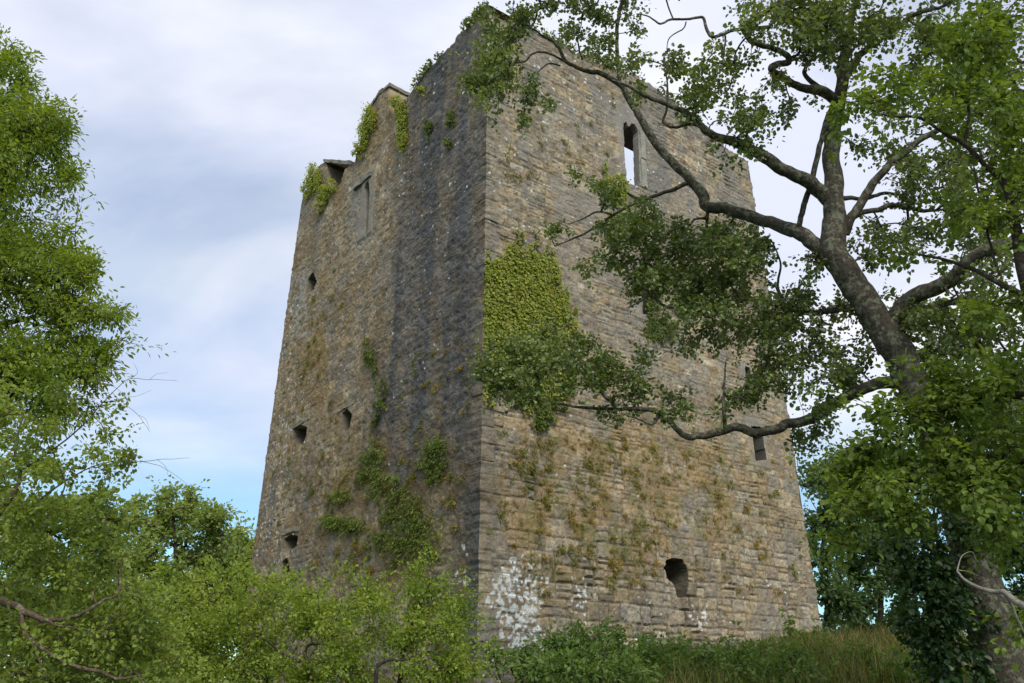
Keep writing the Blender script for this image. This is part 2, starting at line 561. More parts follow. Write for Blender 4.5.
def build_wall(face, res, pts=None, openings=(), seed=1, detail=True):
    o, d, inn, W = FACES[face]
    nu = int(W / res) + 1
    if pts is not None:
        pu, pv = top_profile(pts, face)
        od = np.argsort(pu)
        pu, pv = pu[od], pv[od]
    else:
        pu, pv = np.array([0, 3, 5, 8, W]), np.array([16.3, 16.5, 15.9, 16.4, 16.3])
    s = np.linspace(0, 1, nu)
    ucol = s * W
    k = np.floor(ucol / 0.34)
    topv = np.interp(ucol, pu, pv) + (0.16 * (_h(k.astype(np.int64), k.astype(np.int64) * 0, k.astype(np.int64) * 0, seed + 40) - 0.5) + 0.05 * (vnoise(ucol * 9, 0, 0, seed) - 0.5))
    topv[0] = topv[1] if nu > 1 else topv[0]
    VB = 12.2
    n1 = int((VB - VMIN) / res)
    n2 = int((16.6 - VB) / res)
    base = np.linspace(VMIN, VB, n1, endpoint=False)
    t = np.linspace(0, 1, n2 + 1)
    V = np.concatenate([np.repeat(base[:, None], nu, 1), VB + t[:, None] * (topv[None, :] - VB)], 0)
    a = BATTER * V
    U = a + s[None, :] * (W - 2 * a)
    D, A, B, C = stones(U, V, W, seed * 31, 0 if face in "RB" else 1)
    # relief
    prof = sstep(0.004, 0.05, D) * (1.0 if face == "R" else 0.6)
    rough = fbm(U * 7, V * 9, 0, seed + 70, 4) - 0.5
    big = fbm(U * 0.5, V * 0.5, 0, seed + 80, 3) - 0.5
    deep = sstep(0.62, 0.8, fbm(U * 1.3, V * 1.3, 0, seed + 90, 3))
    e0 = np.minimum(U - a, W - a - U)
    edge = np.where(U - a < W / 2, sstep(0.0, 0.12, e0), 1.0)
    jn = np.maximum(0.25 + 0.75 * sstep(0.38, 0.6, fbm(U * 1.0, V * 1.0, 0, seed + 95, 4)), 0.9 * (1 - sstep(2.5, 5.0, V)))
    if face == "L":
        jn = jn * 0.4
    relief = (0.014 + 0.006 * (1 - sstep(3, 5.5, V))) * prof * jn + 0.009 * (A - 0.5) * prof + 0.05 * rough - (0.028 + 0.025 * (1 - sstep(3, 5.5, V))) * (1 - prof) * deep * jn
    relief = relief * (0.25 + 0.75 * edge) + 0.10 * big * sstep(0, 1.5, e0)
    # colours: palette by stone
    c = np.zeros(U.shape + (3,))
    pal = np.array([(0.285, 0.232, 0.160), (0.320, 0.252, 0.162), (0.215, 0.175, 0.125), (0.258, 0.228, 0.180), (0.280, 0.206, 0.125), (0.345, 0.288, 0.205)])
    pi = np.clip((B * len(pal)).astype(int), 0, len(pal) - 1)
    c = (0.78 * pal[pi] + 0.22 * pal.mean(0)) * (0.74 + 0.48 * C)[..., None]
    dirt = np.array((0.085, 0.068, 0.046))
    c = mixc(c, (1 - sstep(0.0, 0.026, D)) * ((0.08 if face == "L" else 0.24 + 0.06 * (1 - sstep(3, 6, V))) + 0.35 * jn * deep + 0.4 * jn), dirt)
    f1 = fbm(U * 1.7, V * 1.7, 0, seed + 100, 5)
    f2 = fbm(U * 5, V * 5, 0, seed + 110, 4)
    f3 = fbm(U * 0.45, V * 0.35, 0, seed + 120, 3)
    f5 = fbm(U * 14, V * 16, 0, seed + 115, 3)
    c = c * np.clip(0.1 + 0.7 * f2 + 1.1 * f5, 0.35, 1.7)[..., None]
    ochre = sstep(0.52, 0.66, f1) * (0.35 + 0.65 * sstep(0.4, 0.6, f2))
    c = mixc(c, 0.4 * ochre, (0.25, 0.178, 0.085))
    grey = sstep(0.5, 0.68, fbm(U * 2.1, V * 1.3, 0, seed + 130, 4))
    c = mixc(c, 0.45 * grey, (0.175, 0.165, 0.15))
    u0, v0 = 0.0, VMIN
    dv_ = res
    white = np.zeros((int((17.6 - VMIN) / res) + 1, nu))
    r = np.random.default_rng(seed + 200)
    PX, PY = project(face_pt(face, U, V))
    if face == "R":
        c = c * 1.04
        # paler, greyer high up; ochre tufty band at mid height
        band = ell(PX, PY, 610, 500, 150, 75, 0.5)
        c = mixc(c, 0.42 * band * sstep(0.38, 0.6, fbm(U * 2.2, V * 1.5, 0, 301, 4)), (0.27, 0.165, 0.045))
        c = mixc(c, 0.40 * band * sstep(0.5, 0.64, fbm(U * 2.6, V * 1.9, 0, 305, 4)), (0.12, 0.125, 0.03))
        pal2 = ell(PX, PY, 600, 160, 190, 110, 0.6) * sstep(0.45, 0.6, fbm(U * 1.1, V * 0.7, 0, 303, 4))
        c = mixc(c, 0.5 * pal2, (0.215, 0.2, 0.185))
        # grey water marks under the parapet
        stk = sstep(0.5, 0.66, fbm(U * 1.9, V * 0.22, 0, 307, 4)) * sstep(8, 15, V)
        c = mixc(c, 0.45 * stk, (0.125, 0.12, 0.115))
        # greyer, damp-stained cornerstones
        c = mixc(c, 0.55 * (1 - sstep(0.15, 0.75, U - a)) * sstep(0.3, 0.55, fbm(U * 1.2, V * 0.5, 0, 311, 4) + 0.25 * (C - 0.5)), (0.135, 0.128, 0.12))
        # lichen
        qx, qy, qr = [], [], []
        for _ in range(9000):
            x, y = r.uniform(487, 553), r.uniform(556, 668)
            w = max(ell(x, y, 518, 596, 30, 34, 0.35), 0.9 * ell(x, y, 522, 640, 22, 32, 0.4), 0.35 * ell(x, y, 500, 660, 16, 10, 0.5), 0.25 * ell(x, y, 505, 565, 16, 14, 0.5))
            q = (0.022 + 0.058 * r.random() ** 1.5) * (0.6 + 0.4 * w)
            if r.random() > w * w or any((x - a) ** 2 / 1.7 + (y - b) ** 2 < (47 * (q + g_)) ** 2 for a, b, g_ in zip(qx, qy, qr)):
                continue
            qx.append(x)
            qy.append(y)
            qr.append(q)
            if len(qx) > 140:
                break
        uv = np.array([px_uv("R", x, y) for x, y in zip(qx, qy)])
        stamp(white, u0, v0, res, dv_, uv[:, 0], uv[:, 1], qr, 1)
        for (ax, ay, sx, sy, nn, q0, q1) in [(582, 596, 7, 12, 26, 0.012, 0.04), (698, 616, 7, 6, 18, 0.012, 0.045), (640, 610, 70, 22, 40, 0.008, 0.025), (740, 600, 40, 40, 30, 0.008, 0.022),
                                             (600, 140, 80, 50, 120, 0.008, 0.03), (560, 80, 50, 25, 60, 0.008, 0.035), (655, 180, 30, 30, 40, 0.008, 0.03), (515, 200, 20, 80, 40, 0.008, 0.022),
                                             (700, 150, 40, 40, 60, 0.008, 0.03), (560, 480, 60, 60, 40, 0.008, 0.022)]:
            qx, qy = r.normal(ax, sx, nn), r.normal(ay, sy, nn)
            uv = np.array([px_uv("R", x, y) for x, y in zip(qx, qy)])
            stamp(white, u0, v0, res, dv_, uv[:, 0], uv[:, 1], r.uniform(q0, q1, nn), 2)
    if face == "L":
        c = c * np.array((0.97, 0.95, 0.9))
        # long dark algae stain down the middle, in streaks, with brown islands
        st = fbm(U * 1.5, V * 0.14, 0, 401, 4)
        st2 = fbm(U * 4.5, V * 0.35, 0, 405, 3)
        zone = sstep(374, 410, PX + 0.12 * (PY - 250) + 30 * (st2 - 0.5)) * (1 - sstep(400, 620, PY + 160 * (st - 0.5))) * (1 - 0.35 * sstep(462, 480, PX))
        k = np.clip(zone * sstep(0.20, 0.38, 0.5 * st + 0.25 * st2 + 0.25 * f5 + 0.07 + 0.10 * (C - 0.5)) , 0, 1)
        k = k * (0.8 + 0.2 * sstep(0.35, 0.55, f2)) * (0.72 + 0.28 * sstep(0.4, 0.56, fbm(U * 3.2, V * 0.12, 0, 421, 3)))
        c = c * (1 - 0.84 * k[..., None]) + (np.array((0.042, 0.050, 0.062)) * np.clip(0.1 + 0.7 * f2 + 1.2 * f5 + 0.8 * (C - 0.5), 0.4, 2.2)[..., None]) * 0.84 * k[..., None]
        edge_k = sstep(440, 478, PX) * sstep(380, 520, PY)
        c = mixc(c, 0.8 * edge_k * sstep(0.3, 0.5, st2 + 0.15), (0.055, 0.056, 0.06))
        stk = sstep(0.52, 0.66, fbm(U * 1.3, V * 0.2, 0, 407, 4)) * (1 - zone)
        c = mixc(c, 0.45 * stk, (0.12, 0.118, 0.115))
        # brown / orange lichen and moss stain patches
        c = mixc(c, 0.5 * ell(PX, PY, 390, 500, 90, 70, 0.5) * sstep(0.45, 0.6, fbm(U * 2.4, V * 2.0, 0, 411, 4)), (0.16, 0.095, 0.03))
        c = mixc(c, 0.55 * ell(PX, PY, 320, 330, 18, 60, 0.7) * sstep(0.4, 0.6, f1), (0.24, 0.15, 0.035))
        c = mixc(c, 0.4 * (1 - 0.85 * k) * sstep(0.55, 0.66, fbm(U * 1.6, V * 1.0, 0, 415, 4)), (0.2, 0.125, 0.045))
        # pale limestone round the lancet and whitish run under the upper hole
        c = mixc(c, 0.5 * ell(PX, PY, 362, 212, 13, 36, 0.7), (0.24, 0.24, 0.22))
        c = mixc(c, 0.6 * ell(PX, PY, 300, 305, 9, 34, 0.6) * sstep(0.35, 0.6, f2), (0.36, 0.36, 0.36))
        for (ax, ay, sx, sy, nn, q0, q1) in [(285, 360, 12, 110, 300, 0.008, 0.034), (270, 500, 10, 45, 130, 0.008, 0.034), (430, 240, 40, 90, 60, 0.008, 0.024), (360, 330, 40, 90, 60, 0.008, 0.022),
                                             (466, 580, 8, 20, 12, 0.02, 0.05), (400, 170, 40, 40, 80, 0.01, 0.035)]:
            qx, qy = r.normal(ax, sx, nn), r.normal(ay, sy, nn)
            uv = np.array([px_uv("L", x, y) for x, y in zip(qx, qy)])
            stamp(white, u0, v0, res, dv_, uv[:, 0], uv[:, 1], r.uniform(q0, q1, nn), 3)
    # sample the white stamp (regular in u, v) on the wall grid
    iv = np.clip(((V - VMIN) / res).astype(int), 0, white.shape[0] - 1)
    iu = np.clip((U / res).astype(int), 0, nu - 1)
    c = mixc(c, 0.95 * white[iv, iu], (0.64, 0.65, 0.63))
    for op in openings:
        q = np.array([px_uv(face, x, y) for x, y in op[2]])
        if op[4]:
            cu, cv = q[:, 0].mean(), q[:, 1].mean()
            hu, hv = np.ptp(q[:, 0]) / 2 + 0.13, np.ptp(q[:, 1]) / 2 + 0.13
            k = (1 - sstep(0.0, 0.1, np.abs(U - cu) - hu)) * (1 - sstep(0, 0.1, np.abs(V - cv) - hv))
            relief = relief * (1 - 0.8 * k) + 0.03 * k
            c = mixc(c, (0.5 if face == "R" else 0.25) * k, (0.25, 0.235, 0.205))
    nin = -inn
    wob = 0.09 * (fbm(V[:, :1] * 2.3, 0 * V[:, :1], 0, 77, 3) - 0.5)
    P = face_pt(face, U, V) + relief[..., None] * nin
    if face in "RL":
        qk = np.clip(np.searchsorted(QUOINS, V[:, :1]) - 1, 0, len(QUOINS) - 2)
        step = 0.035 * (_h(qk, qk * 0, qk * 0, 78) - 0.5)
        chip = 0.08 * (fbm(V[:, :1] * 7, 0 * V[:, :1], 0, 79, 3) - 0.5)
        fall = np.exp(-np.maximum(U - a, 0) / 0.25) * (wob + chip) + (1 - sstep(0.28, 0.42, U - a)) * step * 0.8
        P = P - (DR + DL) * fall[..., None]
        far = np.exp(-np.maximum(W - a - U, 0) / 0.3) * (wob * 0.8 + 0.10 * (_h(qk, qk * 0, qk * 0, 80 + seed) - 0.5) + chip)
        P = P + d * far[..., None]
    nv = V.shape[0]
    idx = np.arange(nu * nv).reshape(nv, nu)
    q4 = np.stack([idx[:-1, :-1], idx[:-1, 1:], idx[1:, 1:], idx[1:, :-1]], -1)
    keep = np.ones(q4.shape[:2], bool)
    Uc = (U[:-1, :-1] + U[1:, 1:]) / 2
    Vc = (V[:-1, :-1] + V[1:, 1:]) / 2
    Pf = P.reshape(-1, 3)
    cf = c.reshape(-1, 3)
    for op in openings:
        q = np.array([px_uv(face, x, y) for x, y in op[2]])
        inside = poly_mask(q[:, 0], q[:, 1], Uc, Vc)
        keep &= ~inside
        ii = np.argwhere(inside)
        if not len(ii):
            continue
        edges = []
        for j, i in ii:
            for (dj, di, p0, p1) in ((-1, 0, (j, i), (j, i + 1)), (0, 1, (j, i + 1), (j + 1, i + 1)), (1, 0, (j + 1, i + 1), (j + 1, i)), (0, -1, (j + 1, i), (j, i))):
                if not inside[j + dj, i + di]:
                    edges.append((idx[p0], idx[p1]))
        ed = np.array(edges)
        u_, inv = np.unique(ed, return_inverse=True)
        inv = inv.reshape(ed.shape)
        n0 = len(u_)
        rings = [Pf[u_]]
        steps = 6 if op[3] > 0.4 else 3
        cen = Pf[u_].mean(0)
        rr = np.random.default_rng(int(1000 * abs(q[0, 0])))
        for sidx in range(1, steps + 1):
            dd = op[3] * sidx / steps
            pt = Pf[u_] + inn * dd
            if not op[4]:
                pt = pt + 0.07 * (fbm(Pf[u_][:, 0] * 6, Pf[u_][:, 2] * 6, dd * 6, 9, 3)[:, None] - 0.5) * (cen - Pf[u_]) / 0.3
            rings.append(pt)
        Vs = np.concatenate(rings)
        fs = []
        for sidx in range(steps):
            fs.append(np.stack([inv[:, 1] + sidx * n0, inv[:, 0] + sidx * n0, inv[:, 0] + (sidx + 1) * n0, inv[:, 1] + (sidx + 1) * n0], -1))
        fs = np.concatenate(fs)
        tris = np.zeros((0, 3), int)
        if not op[5]:
            Vs = np.concatenate([Vs, (cen + inn * op[3])[None]])
            tris = np.stack([inv[:, 1] + steps * n0, inv[:, 0] + steps * n0, np.full(len(inv), len(Vs) - 1)], -1)
        col = ((np.array((0.13, 0.12, 0.1)) if op[1] == "slit_window" else np.array((0.24, 0.225, 0.2))) if op[4] else np.array((0.17, 0.145, 0.11))) * (0.65 + 0.7 * fbm(Vs[:, 0] * 7, Vs[:, 2] * 9, Vs[:, 1] * 7, 11, 3))[:, None]  # slit reveals tinted darker to paint in the shade of their depth
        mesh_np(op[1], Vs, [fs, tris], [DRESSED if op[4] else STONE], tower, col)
    # wall-top cap through the wall's thickness
    top_o = idx[-1]
    vi = V[-1]
    inner = face_pt(face, U[-1], vi + 0.06 * (vnoise(U[-1] * 3, 5, 0, seed) - 0.5), 0.55) 
    inner2 = face_pt(face, U[-1], vi - 0.02, WALL_T)
    nP = len(Pf)
    Pf = np.concatenate([Pf, inner, inner2])
    cf = np.concatenate([cf, cf[top_o] * 0.9, cf[top_o] * 0.85])
    i1, i2 = nP + np.arange(nu), nP + nu + np.arange(nu)
    cap = np.concatenate([np.stack([top_o[:-1], top_o[1:], i1[1:], i1[:-1]], -1), np.stack([i1[:-1], i1[1:], i2[1:], i2[:-1]], -1)])
    faces = np.concatenate([q4[keep], cap])
    w = mesh_np("wall", Pf, [faces], [STONE], tower, cf)
    return pu, pv, topv, ucol


RES = 0.025
ops = {f: [o for o in OPENINGS if o[0] == f] for f in "RL"}
prof = {}
prof["R"] = build_wall("R", RES, TOP_R, ops["R"], 1)
prof["L"] = build_wall("L", RES, TOP_L, ops["L"], 2)
prof["B"] = build_wall("B", 0.1, None, (), 4)
prof["S"] = build_wall("S", 0.1, None, (), 5)


def build_inside():
    """inner leaf of each wall; the right face's lancet opens through a splayed embrasure"""
    V, Q = [], []

    def quad(*p):
        n = len(V)
        V.extend(p)
        Q.append((n, n + 1, n + 2, n + 3))

    def ip(face, u, v, depth=WALL_T):
        return face_pt(face, np.array(u), np.array(v), depth)

    q = np.array([px_uv("R", x, y) for x, y in OPENINGS[0][2]])
    u0, u1, v0, v1 = q[:, 0].min(), q[:, 0].max(), q[:, 1].min(), q[:, 1].max()
    a0, a1, b0, b1 = u0 - 0.35, u1 + 1.35, v0 - 0.3, v1 + 0.15
    for f in "RLBS":
        pu, pv, topv, ucol = prof[f]
        W = FACES[f][3]
        xs = np.linspace(WALL_T, W - WALL_T, 40)
        if f == "R":
            xs = np.sort(np.concatenate([xs, [a0, a1]]))
        for x0, x1 in zip(xs[:-1], xs[1:]):
            t0, t1 = np.interp(x0, ucol, topv) - 0.02, np.interp(x1, ucol, topv) - 0.02
            if f == "R" and x0 >= a0 - 1e-6 and x1 <= a1 + 1e-6:
                quad(ip(f, x0, VMIN), ip(f, x1, VMIN), ip(f, x1, b0), ip(f, x0, b0))
                quad(ip(f, x0, b1), ip(f, x1, b1), ip(f, x1, t1), ip(f, x0, t0))
            else:
                quad(ip(f, x0, VMIN), ip(f, x1, VMIN), ip(f, x1, t1), ip(f, x0, t0))
    dd = 0.23
    o_ = [ip("R", u0 - .02, v0 - .02, dd), ip("R", u1 + .02, v0 - .02, dd), ip("R", u1 + .02, v1 + .02, dd), ip("R", u0 - .02, v1 + .02, dd)]
    i_ = [ip("R", a0, b0), ip("R", a1, b0), ip("R", a1, b1), ip("R", a0, b1)]
    for k in range(4):
        quad(o_[k], o_[(k + 1) % 4], i_[(k + 1) % 4], i_[k])
    V_ = np.array(V)
    col = np.array((0.2, 0.175, 0.14)) * (0.7 + 0.6 * fbm(V_[:, 0] * 3, V_[:, 2] * 3, V_[:, 1] * 3, 13, 3))[:, None]
    mesh_np("inner_wall", V_, [np.array(Q)], [STONE], tower, col)


build_inside()


def rough_slab(name, P0, ax, ay, az, parent, seed, n=7, color=(0.24, 0.22, 0.18), mat=None):
    """a weathered block: a box surface grid with noise (ax, ay, az = full edge vectors)"""
    V, Q = [], []
    for (o, a, b) in ((np.zeros(3), ax, ay), (az, ay, ax), (np.zeros(3), az, ax), (ay, ax, az), (np.zeros(3), ay, az), (ax, az, ay)):
        s = len(V)
        for i in range(n + 1):
            for j in range(n + 1):
                V.append(P0 + o + a * (i / n) + b * (j / n))
        for i in range(n):
            for j in range(n):
                k = s + i * (n + 1) + j
                Q.append((k, k + n + 1, k + n + 2, k + 1))
    V = np.array(V)
    c = V.mean(0)
    amp = 0.09
    off = np.stack([fbm(V[:, 0] * 5 + k * 9, V[:, 1] * 5, V[:, 2] * 5, seed + k, 3) - 0.5 for k in range(3)], -1) * amp
    V = V + off
    col = np.array(color) * (0.7 + 0.6 * fbm(V[:, 0] * 8, V[:, 1] * 8, V[:, 2] * 8, seed, 3))[:, None]
    return mesh_np(name, V, [np.array(Q)], [mat or STONE], parent, col)


def build_capstones():
    # flat lintel slab left bridging the notch near the far end of the left wall
    ua, va = px_uv("L", 352, 165)
    ub, vb = px_uv("L", 324, 162)
    P = face_pt("L", np.array(ua), np.array(va), -0.04)
    Pb = face_pt("L", np.array(ub), np.array(vb), -0.04)
    rough_slab("capstone", P, Pb - P, DR * 1.0, UP * 0.13, tower, 5, 10, (0.23, 0.215, 0.18))
    # coping stones on the raised turret stub
    for (xa, ya, xb, yb) in ((391, 86, 380, 94), (379, 95, 368, 112)):
        ua, va = px_uv("L", xa, ya)
        ub, vb = px_uv("L", xb, yb)
        P = face_pt("L", np.array(ua), np.array(va - 0.03), -0.06)
        Pb = face_pt("L", np.array(ub), np.array(vb - 0.03), -0.06)
        rough_slab("capstone", P, Pb - P, DR * 1.15, UP * 0.12, tower, int(xa), 8, (0.22, 0.2, 0.16))
    # dressed jamb and sill stones of the right-hand lancet, a touch proud of the wall
    q = [px_uv("R", x, y) for x, y in ((638, 130), (640, 158), (641, 187))]
    for k in range(2):
        (u0, v0), (u1, v1) = q[k], q[k + 1]
        P = face_pt("R", np.array(u1 + 0.03), np.array(v1 + 0.01), -0.05)
        rough_slab("window_surround", P, DR * 0.2, DL * 0.16, UP * (v0 - v1 - 0.03), tower, 60 + k, 6, (0.27, 0.26, 0.225), DRESSED)
    u0, v0 = px_uv("R", 623, 186)
    P = face_pt("R", np.array(u0), np.array(v0 - 0.22), -0.09)
    rough_slab("window_sill", P, DR * 0.95, DL * 0.2, UP * 0.13, tower, 66, 7, (0.23, 0.2, 0.15), DRESSED)
    # hood and jamb of the left lancet
    u0, v0 = px_uv("L", 369, 179)
    P = face_pt("L", np.array(u0), np.array(v0), -0.10)
    rough_slab("window_hood", P - DL * 0.25, DL * 1.1, DR * 0.2, UP * 0.15, tower, 71, 7, (0.22, 0.21, 0.185), DRESSED)


build_capstones()


def build_lintels():
    for k, (f, x0, x1, y, h) in enumerate((("R", 662, 686, 558, 0.17), ("L", 291, 308, 425, 0.13), ("L", 340, 353, 408, 0.12), ("L", 307, 317, 272, 0.12), ("L", 283, 298, 533, 0.14))):
        (ua, va), (ub, vb) = px_uv(f, x0, y), px_uv(f, x1, y)
        uu, vv = min(ua, ub) - 0.06, (va + vb) / 2
        d, inn = FACES[f][1], FACES[f][2]
        P = face_pt(f, np.array(uu), np.array(vv), -0.02)
        rough_slab("lintel", P, d * (abs(ub - ua) + 0.12), inn * 0.3, UP * h, tower, 90 + k, 7, (0.25, 0.215, 0.16))


build_lintels()

# ----------------------------------------------------------------------------- plants
def norm(v):
    return v / (np.linalg.norm(v, axis=-1, keepdims=True) + 1e-9)


def leaf_geo(P, D, Nn, L, Wd, fold=0.18, rnd=0.62):
    """leaf blades: 6 vertices, 2 folded quads each"""
    D = norm(D)
    S = norm(np.cross(D, Nn))
    Nn = np.cross(S, D)
    L = L[:, None]
    Wd = Wd[:, None]
    up = Nn * Wd * fold
    v = [P, P + D * L * 0.32 + S * Wd * 0.5 + up, P + D * L * 0.74 + S * Wd * 0.5 * rnd + up * 0.8, P + D * L - up * 0.3,
         P + D * L * 0.74 - S * Wd * 0.5 * rnd + up * 0.8, P + D * L * 0.32 - S * Wd * 0.5 + up]
    V = np.stack(v, 1).reshape(-1, 3)
    b = np.arange(len(P))[:, None] * 6
    q = np.concatenate([b + np.array([[0, 1, 2, 3]]), b + np.array([[0, 3, 4, 5]])])
    return V, q


def catmull(P, n):
    P = np.asarray(P, float)
    if len(P) < 3:
        t = np.linspace(0, 1, n + 1)[:, None]
        return P[0] * (1 - t) + P[-1] * t
    Q = np.vstack([2 * P[0] - P[1], P, 2 * P[-1] - P[-2]])
    out = []
    for i in range(1, len(Q) - 2):
        t = np.linspace(0, 1, n, endpoint=False)[:, None]
        p0, p1, p2, p3 = Q[i - 1], Q[i], Q[i + 1], Q[i + 2]
        out.append(0.5 * ((2 * p1) + (-p0 + p2) * t + (2 * p0 - 5 * p1 + 4 * p2 - p3) * t ** 2 + (-p0 + 3 * p1 - 3 * p2 + p3) * t ** 3))
    out.append(P[-1:])
    return np.vstack(out)


def tube_geo(P, R, sides=8, seed=0, rough=0.0, cap=True):
    n = len(P)
    T = np.gradient(P, axis=0)
    T = norm(T)
    ref = np.array([0.31, 0.2, 0.93])
    A = norm(np.cross(T, ref))
    for i in range(1, n):                       # parallel transport keeps the rings from twisting
        a = A[i - 1] - T[i] * np.dot(A[i - 1], T[i])
        A[i] = a / (np.linalg.norm(a) + 1e-9)
    Bn = np.cross(T, A)
    th = np.linspace(0, 2 * math.pi, sides, endpoint=False)
    ring = A[:, None, :] * np.cos(th)[None, :, None] + Bn[:, None, :] * np.sin(th)[None, :, None]
    rad = np.repeat(np.asarray(R, float)[:, None], sides, 1)
    if rough:
        Q = P[:, None, :] + ring * rad[..., None]
        rad = rad * (1 + rough * (fbm(Q[..., 0] * 7, Q[..., 1] * 7, Q[..., 2] * 3.0, seed, 4) - 0.5) * 2 + rough * 0.8 * (fbm(Q[..., 0] * 2, Q[..., 1] * 2, Q[..., 2] * 1.5, seed + 4, 2) - 0.5) * 2)
    V = (P[:, None, :] + ring * rad[..., None]).reshape(-1, 3)
    idx = np.arange(n * sides).reshape(n, sides)
    q = np.stack([idx[:-1], np.roll(idx[:-1], -1, 1), np.roll(idx[1:], -1, 1), idx[1:]], -1).reshape(-1, 4)
    return V, q


class Geo:
    def __init__(self):
        self.V, self.Q, self.C, self.M, self.n = [], [], [], [], 0

    def add(self, V, q, c, m=0):
        self.V.append(V)
        self.Q.append(q + self.n)
        self.C.append(np.broadcast_to(c, (len(V), 3)))
        self.M.append(np.full(len(q), m))
        self.n += len(V)

    def build(self, name, mats, parent=None, smooth=False):
        return mesh_np(name, np.concatenate(self.V), [np.concatenate(self.Q)], mats, parent, np.concatenate(self.C), smooth, np.concatenate(self.M))


def pts3(limb):
    """limb points: (px, py, Y, radius) from the photo, or ('w', x, y, z, radius)"""
    P, R = [], []
    for q in limb:
        if q[0] == "w":
            P.append(q[1:4])
            R.append(q[4])
        else:
            P.append(at(q[0], q[1], q[2]))
            R.append(q[3])
    return np.array(P, float), np.array(R, float)


def plant(name, label, cat, base, limbs, clusters, leaf, bark, lmat, seed, group=None, twig_r=0.004, wiggle=0.08, rmax=0.03):
    """limbs: list of (part name, points). clusters: (px,py,rx,ry,Y,depth,LAI). leaf: dict(L, W, per, cols, spread)"""
    r = np.random.default_rng(seed)
    root = empty(name, base)
    tag(root, label, cat, group)
    nodes, nrad = [], []
    for pn, pts in limbs:
        P, R = pts3(pts)
        n = 7
        Q = catmull(P, n)
        t = np.linspace(0, len(P) - 1, len(Q))
        RR = np.interp(t, np.arange(len(P)), R)
        Q = Q + (np.stack([fbm(Q[:, 0] * 3, Q[:, 1] * 3, Q[:, 2] * 3, seed + k, 2) for k in range(3)], -1) - 0.5) * np.clip(RR * 1.3, 0.012, 0.06)[:, None] * 1.2
        Q = Q + (np.stack([fbm(Q[:, 0] * 11, Q[:, 1] * 11, Q[:, 2] * 11, seed + 30 + k, 2) for k in range(3)], -1) - 0.5) * np.clip(RR, 0.012, 0.03)[:, None] * 1.2
        sides = 20 if R.max() > 0.12 else (10 if R.max() > 0.03 else 7)
        V, q = tube_geo(Q, RR, sides, seed, 0.2 if R.max() > 0.12 else 0.16)
        mesh_np(pn, V, [q], [bark], root, None, True)
        nodes.append(Q)
        nrad.append(RR)
    nodes = np.concatenate(nodes)
    n0 = len(nodes)
    # attractors
    A, CL = [], []
    larea = leaf["L"] * leaf["W"] * 0.62
    for ci, (px, py, rx, ry, Y, dep, lai) in enumerate(clusters):
        k = Y / F_PX / max(0.5, ray(px, py)[1])
        area = math.pi * rx * ry * k * k
        tips = max(3, int(lai * leaf.get("mult", 2.0) * area / larea / leaf["per"]))
        ncl = max(2, int(tips / 9))
        cc = r.normal(0, 1, (ncl, 3))
        cc = norm(cc) * (r.random((ncl, 1)) ** 0.42)
        own = r.integers(0, ncl, tips)
        q = cc[own] + r.normal(0, 0.24, (tips, 3))
        P = np.stack([at(px + a * rx, py + b * ry, Y + c * dep) for a, b, c in q])
        A.append(P)
        CL.append(ci * 1000 + own)
    A = np.concatenate(A)
    CL = np.concatenate(CL)
    gh = ground_h(A[:, 0], A[:, 1]) + 0.05
    A[:, 2] = np.maximum(A[:, 2], gh)
    d0 = np.min(np.linalg.norm(A[:, None, :] - nodes[None, ::3, :], axis=2), axis=1) if len(A) * n0 < 6e7 else np.array([np.min(np.linalg.norm(nodes[::5] - a, axis=1)) for a in A])
    order = np.argsort(d0)
    cap = n0 + len(A) * 4
    NP = np.zeros((cap, 3))
    NP[:n0] = nodes
    par = np.full(cap, -1, np.int64)
    cnt = n0
    tipdir = np.zeros_like(A)
    tipid = np.zeros(len(A), np.int64)
    chains = []
    for ai in order:
        a = A[ai]
        dd = NP[:cnt] - a
        j = int(np.argmin((dd * dd).sum(1)))
        p = NP[j]
        L = np.linalg.norm(a - p)
        m = 3
        prev = j
        side = r.normal(0, 1, 3) * wiggle * L
        side[2] += 0.10 * L
        ids = [j]
        for s in range(1, m + 1):
            t = s / m
            x = p * (1 - t) + a * t + side * math.sin(math.pi * t) + (r.normal(0, 0.02, 3) * L if s < m else 0)
            NP[cnt] = x
            par[cnt] = prev
            prev = cnt
            ids.append(cnt)
            cnt += 1
        chains.append(ids)
        tipid[ai] = prev
        tipdir[ai] = NP[prev] - NP[ids[-2]]
    load = np.zeros(cnt)
    for ids in chains:
        load[ids[-1]] += 1
    for k in range(cnt - 1, n0 - 1, -1):
        if par[k] >= n0:
            load[par[k]] += load[k]
    rad = np.minimum(twig_r * np.maximum(load, 1) ** 0.45, rmax)
    g = Geo()
    for ids in chains:
        P = NP[ids]
        R = rad[ids]
        R[0] = R[1] if ids[0] < n0 else min(R[0], R[1] * 1.4)
        R[-1] = min(R[-1], rad[ids[-1]])
        V, q = tube_geo(P, R, 5 if R.max() > 0.012 else 4)
        g.add(V, q, (0.1, 0.08, 0.06), 1)
    # leaves on every tip; some sprays run on as longer shoots
    per = leaf["per"]
    n = len(A) * per
    sm = np.repeat(np.where(r.random(len(A)) < leaf.get("shoot", 0.22), r.uniform(1.6, 3.0, len(A)), r.uniform(0.7, 1.3, len(A))), per)
    T = norm(np.repeat(tipdir, per, 0))
    t = r.random(n)
    spread = leaf.get("spread", 0.22)
    rv = norm(r.normal(0, 1, (n, 3)))
    lift = np.array([0, 0, leaf.get("lift", 0.0)])
    P = np.repeat(A, per, 0) + norm(T + lift) * (((sm - 0.5) * 0.8 * spread) * 1.0 - t * spread * sm)[:, None] + rv * (0.14 * spread + 0.28 * spread * r.random((n, 1))) * np.where(sm > 1.5, 0.75, 1.0)[:, None]
